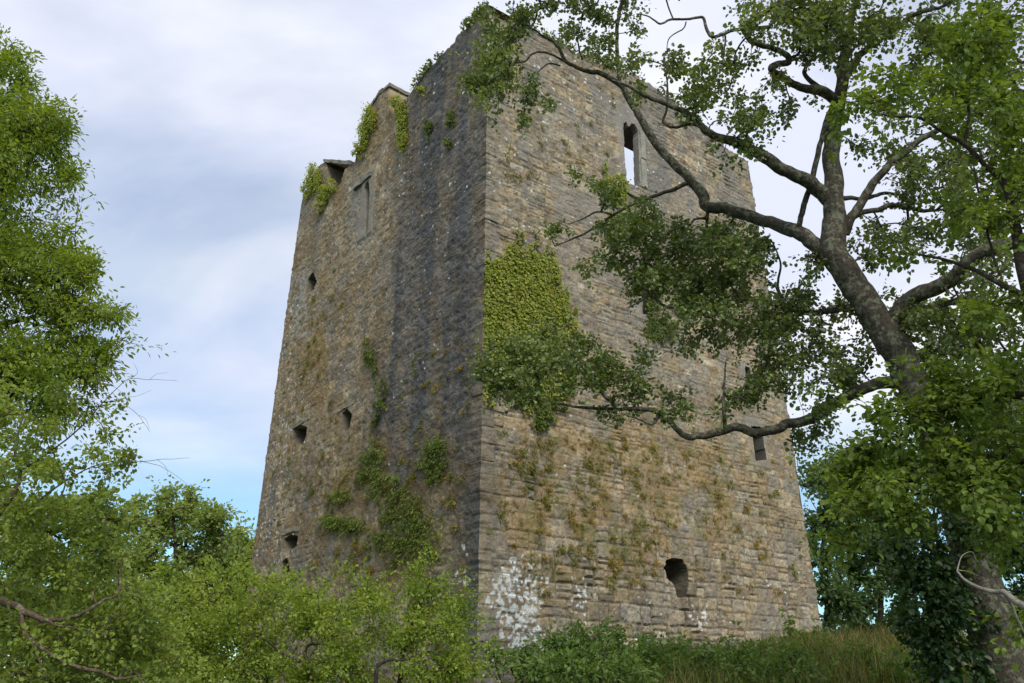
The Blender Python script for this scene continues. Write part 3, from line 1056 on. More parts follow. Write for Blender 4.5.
    Dv = norm(T * 0.6 + rv * 0.9 + np.array([0, 0, -leaf.get("droop", 0.25)]))
    Nn = norm(np.array([0, 0, 1.0]) + r.normal(0, leaf.get("tilt", 0.55), (n, 3)))
    sz = r.uniform(0.45, 1.25, n)
    V, q = leaf_geo(P, Dv, Nn, leaf["L"] * sz, leaf["W"] * sz, rnd=leaf.get("rnd", 0.62))
    cols = np.array(leaf["cols"])
    clr = np.random.default_rng(seed + 5).random(CL.max() + 1)
    k = np.clip(0.5 * np.repeat(clr[CL], per) + 0.5 * r.random(n), 0, 0.999) * (len(cols) - 1)
    i = k.astype(int)
    c = cols[i] * (1 - (k - i))[:, None] + cols[i + 1] * (k - i)[:, None]
    c = c * r.uniform(0.8, 1.2, (n, 1))
    g.add(V, q, np.repeat(c, 6, 0), 0)
    g.build("crown", [lmat, bark], root)
    return root


def gz(x, y):
    return float(ground_h(x, y)) - 0.15

# ----------------------------------------------------------------------------- trees
ALDER = dict(L=0.055, W=0.047, per=18, mult=1.62, spread=0.20, rnd=0.85, droop=0.2, tilt=0.6,
             cols=[(0.096, 0.1305, 0.0441), (0.1245, 0.1705, 0.0551), (0.1726, 0.226, 0.0689), (0.2397, 0.2868, 0.0896)])
FRESH = dict(L=0.06, W=0.045, per=20, mult=1.8, spread=0.22, rnd=0.7, droop=0.35, tilt=0.4,
             cols=[(0.0902, 0.1397, 0.0265), (0.1249, 0.1822, 0.0337), (0.1664, 0.2308, 0.0433), (0.222, 0.2853, 0.0601)])
ASH = dict(L=0.105, W=0.042, per=26, mult=2.6, spread=0.36, rnd=0.6, droop=0.35, tilt=0.5,
           cols=[(0.1237, 0.1822, 0.0283), (0.1712, 0.2455, 0.0344), (0.2378, 0.3168, 0.047), (0.3234, 0.36, 0.0706)])
HAW = dict(L=0.036, W=0.027, per=24, mult=2.0, spread=0.15, rnd=0.75, droop=0.05, tilt=0.7, shoot=0.4, lift=0.3,
           cols=[(0.0961, 0.1415, 0.0276), (0.1485, 0.2078, 0.038), (0.2183, 0.2828, 0.0519), (0.297, 0.3575, 0.0776)])
HAWB = dict(L=0.036, W=0.026, per=26, mult=1.7, spread=0.17, rnd=0.75, droop=-0.1, tilt=0.7, shoot=0.45, lift=0.5,
            cols=[(0.1222, 0.1717, 0.0268), (0.188, 0.2663, 0.0394), (0.2726, 0.3523, 0.0536), (0.3348, 0.36, 0.0803)])
FAR = dict(L=0.17, W=0.12, per=20, mult=2.6, spread=0.55, rnd=0.8, droop=0.2, tilt=0.6,
           cols=[(0.0614, 0.1071, 0.044), (0.0837, 0.1428, 0.0562), (0.1172, 0.183, 0.0683), (0.1617, 0.2231, 0.0803)])
MID = dict(L=0.2, W=0.13, per=20, mult=3.0, spread=0.6, rnd=0.8, droop=0.2, tilt=0.6,
           cols=[(0.1557, 0.2232, 0.0682), (0.2143, 0.2854, 0.0836), (0.292, 0.3596, 0.1053), (0.36, 0.36, 0.1394)])

# the big lichened alder leaning in from the right
YT = 9.2
trunk = [("w", at(1016, 690, YT)[0], YT, gz(at(1016, 690, YT)[0], YT) - 0.2, 0.2805), (1004, 680, YT, 0.2465), (988, 610, YT, 0.2253), (966, 520, YT, 0.2082), (938, 445, YT, 0.1955), (905, 370, YT, 0.1853), (879, 327, YT, 0.1742),
         (853, 285, YT, 0.1742), (833, 252, YT - .05, 0.1700), (834, 222, YT - .05, 0.1530), (833, 190, YT - .1, 0.1275), (832, 145, YT - .1, 0.1062), (842, 78, YT - .2, 0.0765), (850, 30, YT - .3, 0.0510), (868, -40, YT - .4, 0.0255)]
limbs = [
    ("trunk", trunk),
    ("limb", [(838, 262, 9.2, 0.1105), (814, 244, 9.3, 0.0978), (794, 231, 9.5, 0.0892), (754, 218, 9.8, 0.0808), (724, 209, 10.0, 0.0765), (706, 206, 10.1, 0.0723), (702, 196, 10.1, 0.0723), (687, 177, 10.1, 0.0663), (668, 156, 10.1, 0.0612),
              (653, 139, 10.1, 0.0561), (638, 114, 10.1, 0.0493), (623, 89, 10.1, 0.0442), (604, 75, 10.1, 0.0382), (581, 70, 10.0, 0.0323), (566, 62, 10.0, 0.0289), (557, 45, 10.0, 0.0238), (539, 33, 9.9, 0.0170), (520, 22, 9.8, 0.0102)]),
    ("limb", [(619, 84, 10.1, 0.0298), (617, 60, 10.0, 0.0289), (617, 38, 9.9, 0.0289), (619, 12, 9.8, 0.0281), (627, -6, 9.7, 0.0255), (640, -30, 9.6, 0.0170)]),
    ("limb", [(566, 62, 10, 0.0187), (546, 52, 9.9, 0.0170), (532, 55, 9.8, 0.0145), (524, 62, 9.8, 0.0127), (508, 63, 9.7, 0.0085)]),
    ("limb", [(560, 66, 10, 0.0136), (548, 64, 9.95, 0.0119), (538, 72, 9.9, 0.0085), (530, 80, 9.8, 0.0051)]),
    ("limb", [(582, 60, 10, 0.0153), (578, 42, 9.9, 0.0119), (582, 20, 9.8, 0.0068)]),
    ("limb", [(690, 182, 10.1, 0.0340), (672, 190, 10.2, 0.0272), (653, 196, 10.3, 0.0247), (623, 209, 10.4, 0.0213), (592, 229, 10.5, 0.0170), (573, 238, 10.6, 0.0136), (555, 246, 10.6, 0.0085)]),
    ("limb", [(612, 214, 10.4, 0.0153), (596, 212, 10.4, 0.0127), (582, 219, 10.4, 0.0102), (568, 224, 10.4, 0.0068)]),
    ("limb", [(833, 205, 9.15, 0.1020), (818, 190, 9.1, 0.0935), (804, 179, 9.0, 0.0850), (774, 163, 8.9, 0.0765), (739, 144, 8.8, 0.0638), (722, 138, 8.8, 0.0510), (706, 131, 8.7, 0.0425), (694, 117, 8.7, 0.0374), (668, 105, 8.7, 0.0306),
              (645, 97, 8.7, 0.0238), (628, 86, 8.7, 0.0170), (612, 80, 8.7, 0.0085)]),
    ("limb", [(716, 137, 8.8, 0.0255), (705, 127, 8.8, 0.0221), (690, 124, 8.8, 0.0204), (676, 127, 8.8, 0.0187), (664, 122, 8.8, 0.0170), (667, 108, 8.75, 0.0153), (668, 90, 8.7, 0.0136), (666, 74, 8.65, 0.0102)]),
    ("limb", [(800, 232, 9.4, 0.0357), (802, 214, 9.3, 0.0357), (806, 198, 9.2, 0.0357), (815, 165, 9.1, 0.0340), (824, 130, 9.05, 0.0357), (831, 106, 9.05, 0.0340)]),
    ("limb", [(838, 104, 9, 0.0723), (822, 92, 8.9, 0.0638), (805, 88, 8.8, 0.0527), (789, 81, 8.7, 0.0467), (771, 70, 8.6, 0.0425), (774, 65, 8.6, 0.0408), (787, 62, 8.6, 0.0391), (783, 54, 8.55, 0.0374), (769, 47, 8.5, 0.0357), (752, 40, 8.4, 0.0340),
              (747, 32, 8.4, 0.0340), (750, 24, 8.3, 0.0323), (763, 14, 8.3, 0.0298), (782, 0, 8.2, 0.0255), (800, -18, 8.1, 0.0170)]),
    ("limb", [(770, 27, 8.4, 0.0255), (748, 28, 8.4, 0.0238), (733, 30, 8.3, 0.0221), (712, 37, 8.2, 0.0204), (706, 30, 8.2, 0.0187), (702, 18, 8.2, 0.0179), (690, 19, 8.1, 0.0170), (672, 19, 8.1, 0.0153), (660, 24, 8.0, 0.0136), (650, 17, 8.0, 0.0102), (636, 14, 8.0, 0.0059)]),
    ("limb", [(673, 19, 8.1, 0.0102), (668, 6, 8.1, 0.0102), (664, -8, 8.0, 0.0102)]),
    ("limb", [(686, 22, 8.1, 0.0102), (683, 29, 8.1, 0.0093), (670, 38, 8.1, 0.0076), (667, 49, 8.1, 0.0059)]),
    ("limb", [(826, 96, 8.95, 0.0340), (806, 76, 8.9, 0.0298), (805, 68, 8.85, 0.0255), (812, 60, 8.8, 0.0213), (828, 52, 8.7, 0.0127)]),
    ("limb", [(842, 80, 9, 0.0595), (862, 56, 8.9, 0.0467), (884, 33, 8.8, 0.0382), (906, 20, 8.7, 0.0340), (926, 11, 8.6, 0.0289), (943, 6, 8.6, 0.0213), (965, -8, 8.5, 0.0127)]),
    ("limb", [(908, 20, 8.7, 0.0170), (922, 27, 8.7, 0.0153), (940, 26, 8.7, 0.0136), (952, 18, 8.7, 0.0085)]),
    ("limb", [(843, 234, 9.2, 0.0850), (852, 216, 9.1, 0.0638), (873, 184, 9.0, 0.0527), (890, 164, 8.9, 0.0467), (905, 152, 8.85, 0.0425), (925, 137, 8.8, 0.0382), (943, 126, 8.7, 0.0340), (962, 100, 8.6, 0.0255), (990, 75, 8.5, 0.0170)]),
    ("limb", [(846, 232, 9.25, 0.0510), (856, 215, 9.4, 0.0382), (878, 209, 9.6, 0.0357), (898, 206, 9.8, 0.0323), (924, 211, 10, 0.0255), (952, 208, 10.2, 0.0153)]),
    ("limb", [(838, 196, 9.2, 0.0425), (850, 199, 9.5, 0.0289), (870, 198, 9.8, 0.0255), (885, 193, 10, 0.0238), (905, 194, 10.2, 0.0170), (930, 186, 10.4, 0.0085)]),
    ("limb", [(885, 330, 9.2, 0.1105), (905, 305, 9.0, 0.0935), (925, 292, 8.8, 0.0850), (948, 280, 8.6, 0.0808), (965, 262, 8.4, 0.0765), (990, 250, 8.2, 0.0723), (1024, 238, 8.0, 0.0680), (1080, 215, 7.8, 0.0425)]),
    ("limb", [(900, 330, 9.2, 0.0595), (918, 319, 9.4, 0.0467), (935, 306, 9.6, 0.0425), (960, 300, 9.8, 0.0382), (985, 300, 10, 0.0340), (1015, 325, 10.2, 0.0255)]),
    ("limb", [(912, 385, 9.2, 0.0935), (880, 384, 9.4, 0.0765), (846, 398, 9.6, 0.0697), (820, 415, 9.8, 0.0663), (801, 421, 9.9, 0.0638), (785, 423, 10, 0.0612), (772, 430, 10, 0.0595), (754, 431, 10, 0.0561), (740, 426, 10, 0.0544), (727, 427, 10, 0.0510), (709, 436, 10, 0.0476),
              (690, 437, 10, 0.0442), (676, 430, 10, 0.0391), (664, 417, 10, 0.0340), (650, 410, 10.05, 0.0289), (633, 409, 10.1, 0.0255), (604, 409, 10.2, 0.0213), (579, 407, 10.3, 0.0170), (556, 403, 10.3, 0.0119), (535, 396, 10.3, 0.0068)]),
    ("limb", [(724, 428, 10, 0.0255), (723, 405, 9.95, 0.0221), (724, 385, 9.9, 0.0170), (726, 362, 9.9, 0.0102)]),
    ("limb", [(660, 414, 10, 0.0238), (652, 424, 10, 0.0187), (640, 420, 10, 0.0136), (624, 414, 10, 0.0076)]),
    ("limb", [(862, 305, 9.2, 0.0595), (838, 310, 9.5, 0.0467), (805, 312, 9.8, 0.0408), (782, 306, 10, 0.0374), (760, 298, 10.1, 0.0340), (735, 303, 10.2, 0.0306), (713, 311, 10.3, 0.0281), (690, 305, 10.3, 0.0255), (668, 308, 10.4, 0.0213), (650, 296, 10.4, 0.0170), (640, 302, 10.4, 0.0119), (628, 308, 10.4, 0.0068)]),
    ("limb", [(648, 297, 10.4, 0.0136), (640, 284, 10.4, 0.0110), (632, 276, 10.4, 0.0068)]),
    ("limb", [(783, 306, 10, 0.0187), (778, 285, 9.9, 0.0170), (780, 262, 9.8, 0.0127), (772, 240, 9.8, 0.0068)]),
]
C = [  # px, py, rx, ry, Y, depth, leaf area index
    (503, 22, 30, 20, 9.7, .5, 2.6), (488, 66, 26, 38, 9.7, .5, 3.6), (474, 86, 12, 14, 9.7, .3, 2.4), (528, 88, 9, 24, 9.8, .3, 2.0), (526, 118, 8, 13, 9.8, .25, 2.2), (545, 100, 12, 12, 9.9, .3, 1.1),
    (540, 14, 24, 12, 9.7, .4, 1.8), (588, 10, 26, 20, 9.7, .5, 2.0), (570, 36, 26, 14, 9.8, .5, 1.3), (606, 38, 20, 28, 9.8, .5, 1.3), (628, 30, 12, 30, 9.8, .4, 1.2), (640, 62, 14, 12, 9.5, .4, 1.0),
    (648, 62, 22, 12, 8.7, .4, 1.3), (672, 66, 24, 16, 8.7, .5, 1.9), (712, 88, 38, 34, 8.6, .6, 1.9), (745, 122, 36, 30, 8.7, .6, 1.9), (690, 112, 20, 20, 8.7, .5, 1.4), (770, 92, 18, 26, 8.5, .5, 1.3), (640, 88, 18, 12, 8.8, .3, 1.2),
    (732, 16, 20, 14, 8.2, .5, 1.8), (718, 48, 12, 14, 8.2, .4, 0.9), (784, 118, 14, 18, 8.7, .4, 1.4), (742, 60, 20, 14, 8.4, .5, 1.0),
    (806, 26, 52, 26, 8.4, .8, 3.2), (852, 20, 40, 28, 8.6, .8, 2.8), (790, 8, 40, 14, 8.2, .6, 2.0), (832, 54, 40, 18, 8.7, .6, 1.8), (880, 40, 28, 22, 8.7, .7, 1.8), (905, 60, 24, 14, 8.7, .6, 1.4), (930, 30, 30, 22, 8.6, .6, 1.3), (812, 100, 10, 8, 8.8, .3, 1.5),
    (596, 190, 18, 20, 10.4, .5, 2.4), (578, 176, 8, 12, 10.3, .3, 1.5), (627, 216, 34, 16, 10.4, .5, 2.4), (552, 234, 20, 10, 10.6, .4, 1.6), (600, 232, 22, 14, 10.5, .5, 1.8),
    (652, 246, 50, 24, 10.3, .7, 3.0), (706, 232, 34, 28, 10.1, .7, 2.2), (642, 280, 44, 22, 10.4, .6, 2.6), (700, 276, 50, 28, 10.2, .8, 3.0), (602, 266, 20, 14, 10.5, .4, 1.4),
    (752, 248, 36, 34, 9.9, .8, 2.6), (728, 318, 48, 28, 10.1, .8, 3.2), (786, 330, 38, 42, 9.9, .9, 3.2), (770, 378, 42, 24, 9.9, .8, 2.8), (690, 336, 18, 16, 10.2, .5, 1.6), (660, 322, 16, 10, 10.3, .4, 1.4),
    (514, 362, 36, 24, 10.4, .6, 3.8), (552, 356, 34, 26, 10.3, .6, 3.6), (494, 384, 20, 18, 10.4, .5, 2.8), (588, 372, 34, 24, 10.2, .6, 3.2), (524, 396, 36, 12, 10.3, .5, 2.4), (628, 384, 34, 20, 10.1, .6, 2.6), (580, 338, 24, 14, 10.3, .5, 1.8),
    (622, 418, 22, 7, 10.1, .35, 1.8), (668, 398, 22, 18, 10, .5, 1.5), (702, 412, 24, 12, 10, .5, 1.2), (740, 404, 26, 14, 9.9, .6, 1.8), (650, 352, 16, 18, 10.2, .4, 1.2),
    (905, 176, 40, 36, 9.6, 1.0, 1.8), (905, 240, 40, 26, 9.8, 1.0, 1.8), (960, 330, 50, 30, 10.2, 1.0, 2.2), (880, 150, 24, 18, 9.4, .6, 1.2), (950, 170, 40, 44, 9.2, 1.0, 1.6), (985, 260, 40, 60, 9.0, 1.2, 1.8), (862, 262, 26, 22, 9.8, .7, 1.0), (930, 330, 40, 30, 9.6, 1.0, 1.6),
    (800, 270, 26, 22, 9.8, .7, 1.3), (826, 326, 34, 34, 9.9, .8, 1.7), (842, 372, 34, 22, 9.8, .8, 2.2), (872, 350, 18, 20, 9.6, .6, 1.4), (900, 345, 26, 40, 9.9, .8, 1.1), (880, 300, 24, 20, 10, .6, 1.0),
    (905, -30, 160, 30, 8.6, 1.4, 2.0), (960, 20, 50, 40, 9.4, 1.0, 1.6), (990, 90, 50, 50, 9.6, 1.0, 1.8), (920, 100, 50, 30, 9.6, 1.0, 1.3), (1000, 180, 40, 50, 9.8, 1.0, 1.8), (960, 230, 50, 30, 10, 1.0, 1.6), (990, 330, 50, 40, 10, 1.0, 2.0), (940, 380, 40, 30, 10, 1.0, 1.8), (1000, 400, 40, 40, 9.9, 1.0, 2.2), (950, 320, 40, 20, 9.8, .8, 1.0), (620, -30, 120, 24, 9.6, 1.0, 1.6), (1080, 120, 60, 150, 9.0, 1.4, 1.8), (812, 440, 16, 26, 9.9, .6, 2.0), (830, 412, 26, 18, 9.8, .6, 1.8),
]
p = at(1016, 690, YT)
plant("alder_tree", "large leaning alder with a thick lichened trunk and long crooked limbs reaching across the tower", "tree", (p[0], YT, gz(p[0], YT)), limbs, C, ALDER, BARK_GREY, LEAF_DARK, 11, twig_r=0.0032)

# a fresh green sycamore, nearer, hanging in from the right edge
Y2 = 6.4
p = at(1110, 690, Y2)
limbs = [
    ("trunk", [("w", p[0], Y2, gz(p[0], Y2), 0.12), (1090, 560, Y2, 0.10), (1060, 420, Y2, 0.085), (1030, 300, Y2, 0.06), (1006, 190, Y2, 0.032), (988, 168, Y2, 0.026), (965, 144, Y2, 0.022), (945, 133, Y2, 0.018), (920, 118, Y2, 0.013), (892, 117, Y2, 0.01), (870, 110, Y2, 0.006)]),
    ("limb", [(966, 145, Y2, 0.016), (969, 115, Y2, 0.015), (969, 86, Y2, 0.013), (975, 60, Y2, 0.01), (985, 20, Y2, 0.006)]),
    ("limb", [(1000, 275, Y2, 0.012), (993, 256, Y2, 0.012), (985, 220, Y2, 0.011), (978, 190, Y2, 0.010), (974, 166, Y2, 0.007)]),
    ("limb", [(1055, 400, Y2, 0.05), (1010, 395, 6.6, 0.035), (960, 408, 6.8, 0.026), (930, 420, 6.9, 0.02), (890, 438, 7, 0.014), (850, 450, 7.1, 0.008)]),
    ("limb", [(1070, 470, Y2, 0.05), (1020, 460, 6.6, 0.035), (970, 455, 6.8, 0.028), (968, 440, 6.8, 0.02), (950, 480, 6.9, 0.016), (900, 500, 7.1, 0.01)]),
    ("limb", [(1030, 300, Y2, 0.03), (985, 275, 6.6, 0.02), (940, 258, 6.8, 0.012), (900, 252, 6.9, 0.006)]),
]
C = [
    (838, 104, 14, 14, 6.5, .3, 2.2), (838, 135, 8, 14, 6.5, .2, 1.0), (868, 88, 22, 18, 6.5, .4, 2.2), (905, 84, 30, 24, 6.4, .5, 2.6), (940, 66, 34, 30, 6.3, .5, 2.6), (985, 40, 44, 40, 6.3, .6, 2.6), (1000, 100, 40, 40, 6.3, .6, 2.4),
    (950, 110, 34, 24, 6.4, .5, 1.8), (1000, 165, 36, 30, 6.3, .5, 2.0), (900, 128, 26, 12, 6.5, .4, 1.0), (940, 215, 34, 24, 6.7, .5, 1.1), (1005, 220, 30, 30, 6.4, .5, 1.6), (930, 262, 36, 14, 6.8, .4, 1.3), (990, 290, 40, 24, 6.5, .5, 1.8),
    (1000, 360, 34, 36, 6.5, .5, 2.4), (955, 405, 40, 26, 6.8, .5, 2.8), (905, 420, 38, 22, 7.0, .5, 2.8), (862, 446, 44, 18, 7.1, .4, 3.0), (880, 478, 56, 28, 7.0, .6, 3.6), (838, 500, 28, 18, 7.1, .4, 2.4), (832, 468, 22, 22, 7.2, .4, 2.0), (850, 540, 24, 16, 7.1, .4, 1.6), (930, 470, 40, 24, 7.0, .5, 1.9), (900, 520, 44, 20, 7.0, .5, 2.6), (995, 450, 40, 40, 6.6, .6, 3.0),
    (1000, 520, 36, 46, 6.5, .6, 3.0), (1026, 600, 20, 40, 6.4, .6, 2.0), (940, 440, 26, 14, 6.9, .4, 1.4), (870, 395, 40, 14, 7.0, .4, 1.6), (925, 372, 30, 16, 6.9, .4, 1.2), (940, 440, 34, 20, 6.9, .5, 1.8), (960, 500, 30, 26, 6.8, .5, 1.8), (1000, 540, 24, 20, 6.7, .5, 1.4), (925, 400, 40, 18, 6.9, .5, 2.0), (950, 450, 34, 22, 6.9, .5, 2.2), (935, 490, 34, 18, 6.9, .4, 1.6), (960, 380, 40, 26, 7.0, .5, 1.8), (1090, 300, 50, 260, 6.3, .9, 2.4), (985, -20, 60, 20, 6.3, .6, 2.0),
]
plant("sycamore_tree", "young sycamore with fresh bright green leaves overhanging in front of the alder trunk", "tree", (p[0], Y2, gz(p[0], Y2)), limbs, C, FRESH, BARK_DARK, LEAF_SOFT, 12, twig_r=0.0022, rmax=0.012)

# tall ash on the left
Y3 = 14.0
p = at(-150, 690, Y3)
limbs = [
    ("trunk", [("w", p[0], Y3, gz(p[0], Y3), 0.32), (-140, 560, Y3, 0.27), (-120, 400, Y3, 0.21), (-105, 250, Y3, 0.15), (-95, 100, Y3, 0.09), (-90, -20, Y3, 0.04)]),
    ("limb", [(-125, 430, Y3, 0.13), (-70, 350, 13.8, 0.09), (-10, 328, 13.6, 0.06), (40, 315, 13.5, 0.035), (90, 300, 13.4, 0.015)]),
    ("limb", [(-110, 310, Y3, 0.10), (-60, 220, 13.8, 0.07), (-10, 160, 13.6, 0.045), (40, 120, 13.5, 0.02)]),
    ("limb", [(-105, 240, Y3, 0.08), (-70, 140, 14, 0.05), (-30, 60, 14, 0.025)]),
    ("limb", [(-120, 470, Y3, 0.10), (-60, 420, 13.4, 0.06), (0, 400, 13.2, 0.04), (60, 380, 13, 0.02)]),
]
C = [
    (0, 60, 26, 16, 13.8, .8, 3.2), (26, 92, 16, 22, 13.7, .6, 2.4), (10, 130, 50, 34, 13.7, 1.2, 3.4), (50, 134, 28, 26, 13.5, .8, 3.0), (60, 160, 20, 22, 13.4, .6, 2.0), (20, 190, 40, 26, 13.6, 1.0, 2.4),
    (20, 250, 60, 34, 13.6, 1.2, 3.4), (72, 252, 26, 22, 13.3, .7, 2.6), (86, 276, 16, 26, 13.3, .5, 2.2), (40, 300, 60, 28, 13.5, 1.0, 2.2), (84, 312, 24, 16, 13.4, .6, 1.8), (118, 318, 14, 16, 13.3, .4, 1.8), (108, 342, 24, 14, 13.3, .5, 1.8),
    (40, 350, 60, 34, 13.3, 1.2, 2.8), (94, 366, 30, 20, 13.2, .7, 1.8), (10, 390, 60, 40, 13.2, 1.2, 2.8), (60, 410, 40, 24, 13.1, .9, 1.8), (-80, 300, 80, 280, 13.6, 2.5, 2.6), (-30, 160, 50, 110, 13.7, 1.6, 2.6),
]
plant("ash_tree", "tall leafy green ash filling the left edge, rising highest above the bushes", "tree", (p[0], Y3, gz(p[0], Y3)), limbs, C, ASH, BARK_DARK, LEAF_SOFT, 13, twig_r=0.004)

# hawthorn with bare sprays, nearer, left
Y4 = 6.6
p = at(-60, 700, Y4)
limbs = [
    ("trunk", [("w", p[0], Y4, gz(p[0], Y4), 0.0814), (-50, 640, Y4, 0.0666), (-30, 590, Y4, 0.0555), (-20, 540, Y4, 0.0444), (0, 511, Y4, 0.0259), (15, 491, Y4, 0.0163), (20, 471, Y4, 0.0133), (15, 450, Y4, 0.0111), (24, 410, Y4, 0.0074)]),
    ("limb", [(-30, 596, Y4, 0.0296), (0, 601, 6.5, 0.0266), (15, 608, 6.45, 0.0252), (30, 614, 6.4, 0.0222), (50, 620, 6.35, 0.0163), (74, 616, 6.3, 0.0133), (92, 608, 6.3, 0.0118), (104, 600, 6.3, 0.0104), (118, 592, 6.3, 0.0089), (122, 560, 6.4, 0.0059)]),
    ("limb", [(46, 619, 6.35, 0.0118), (56, 625, 6.3, 0.0089), (72, 627, 6.3, 0.0074), (90, 630, 6.25, 0.0052), (108, 634, 6.2, 0.0030)]),
    ("limb", [(22, 612, 6.42, 0.0192), (24, 628, 6.4, 0.0178), (32, 640, 6.35, 0.0163), (48, 651, 6.3, 0.0148), (66, 663, 6.25, 0.0133), (84, 669, 6.2, 0.0126), (100, 672, 6.2, 0.0118), (118, 679, 6.15, 0.0104), (136, 676, 6.15, 0.0067)]),
    ("limb", [(30, 638, 6.35, 0.0089), (38, 655, 6.3, 0.0081), (46, 675, 6.3, 0.0074), (50, 700, 6.3, 0.0074)]),
    ("limb", [(20, 470, Y4, 0.0089), (50, 452, 6.5, 0.0074), (80, 428, 6.4, 0.0059), (105, 400, 6.3, 0.0037), (118, 388, 6.3, 0.0030), (130, 379, 6.3, 0.0022), (150, 379, 6.3, 0.0015), (178, 380, 6.3, 0.0011)]),
    ("limb", [(40, 500, 6.5, 0.0074), (70, 478, 6.4, 0.0059), (100, 464, 6.3, 0.0037), (130, 461, 6.2, 0.0026), (146, 461, 6.2, 0.0022), (166, 459, 6.2, 0.0015), (190, 458, 6.2, 0.0010)]),
    ("limb", [(142, 461, 6.2, 0.0018), (160, 466, 6.2, 0.0015), (176, 475, 6.2, 0.0012), (190, 487, 6.2, 0.0009)]),
    ("limb", [(112, 392, 6.3, 0.0022), (126, 404, 6.25, 0.0019), (138, 414, 6.25, 0.0015), (150, 432, 6.2, 0.0010)]),
    ("limb", [(110, 395, 6.3, 0.0022), (104, 380, 6.3, 0.0015), (130, 396, 6.3, 0.0012), (152, 390, 6.3, 0.0007)]),
    ("limb", [(131, 379, 6.3, 0.0015), (138, 372, 6.3, 0.0012), (134, 362, 6.3, 0.0007)]),
    ("limb", [(150, 379, 6.3, 0.0013), (157, 374, 6.3, 0.0010), (168, 372, 6.3, 0.0007)]),
    ("limb", [(140, 415, 6.25, 0.0012), (147, 420, 6.25, 0.0010), (149, 430, 6.25, 0.0007)]),
    ("limb", [(120, 462, 6.2, 0.0019), (128, 452, 6.2, 0.0013), (140, 448, 6.2, 0.0007)]),
    ("limb", [(158, 460, 6.2, 0.0013), (166, 467, 6.2, 0.0010), (168, 475, 6.2, 0.0007)]),
    ("limb", [(118, 590, 6.3, 0.0052), (112, 560, 6.4, 0.0044), (106, 530, 6.4, 0.0037), (110, 505, 6.4, 0.0022)]),
]
C = [
    (30, 440, 46, 26, 6.6, .5, 1.5), (90, 420, 28, 14, 6.4, .3, 0.9), (96, 450, 34, 14, 6.3, .35, 1.5), (60, 470, 36, 16, 6.4, .4, 1.5), (122, 404, 14, 8, 6.3, .15, 0.8), (14, 400, 30, 24, 6.6, .5, 1.4),
    (30, 520, 50, 24, 6.7, .6, 1.8), (90, 520, 30, 22, 6.6, .5, 1.6), (40, 570, 60, 30, 6.7, .7, 2.2), (110, 556, 30, 26, 6.6, .5, 2.2), (60, 640, 80, 36, 6.9, .7, 2.6), (130, 620, 34, 34, 6.6, .5, 2.2), (20, 680, 60, 24, 6.6, .6, 2.4), (-60, 560, 60, 130, 6.7, .8, 2.2), (150, 690, 60, 26, 6.9, .6, 2.4), (60, 700, 80, 24, 6.8, .7, 2.4), (150, 640, 40, 30, 7.2, .5, 1.8),
    (150, 660, 40, 26, 6.7, .5, 2.4), (110, 480, 20, 20, 6.4, .3, 0.9), (66, 384, 24, 14, 6.6, .3, 0.9),
]
plant("hawthorn_tree", "hawthorn with reddish crooked branches and bare twig sprays, in the bottom left corner", "tree", (p[0], Y4, gz(p[0], Y4)), limbs, C, HAW, BARK_BROWN, LEAF_SOFT, 14, twig_r=0.0015, rmax=0.006)

# bright hawthorn bush at the foot of the left wall
Y5 = 9.0
p = at(360, 700, Y5)
limbs = [
    ("stem", [("w", p[0] + .3, Y5, gz(p[0] + .3, Y5), 0.0350), (402, 665, 8.9, 0.0238), (407, 645, 8.9, 0.0210), (415, 615, 8.9, 0.0168), (424, 596, 8.9, 0.0126), (432, 578, 8.9, 0.0070)]),
    ("stem", [("w", p[0] + .1, 8.7, gz(p[0], 8.7), 0.0350), (374, 682, 8.4, 0.0210), (377, 668, 8.4, 0.0189), (388, 661, 8.4, 0.0154), (402, 660, 8.4, 0.0112), (420, 654, 8.4, 0.0056)]),
    ("stem", [("w", p[0] - .3, Y5, gz(p[0] - .3, Y5), 0.0350), (310, 672, 8.8, 0.0210), (298, 662, 8.8, 0.0168), (284, 654, 8.8, 0.0140), (268, 642, 8.8, 0.0112), (252, 634, 8.8, 0.0070)]),
    ("stem", [("w", p[0] - .2, 9.2, gz(p[0], 9.2), 0.0280), (305, 664, 9.0, 0.0168), (322, 642, 9.0, 0.0119), (335, 622, 9.0, 0.0084), (342, 600, 9.0, 0.0049)]),
    ("stem", [("w", p[0] - .8, 9.4, gz(p[0] - .8, 9.4), 0.0350), (262, 650, 9.4, 0.0210), (240, 610, 9.4, 0.0140), (225, 585, 9.4, 0.0070)]),
]
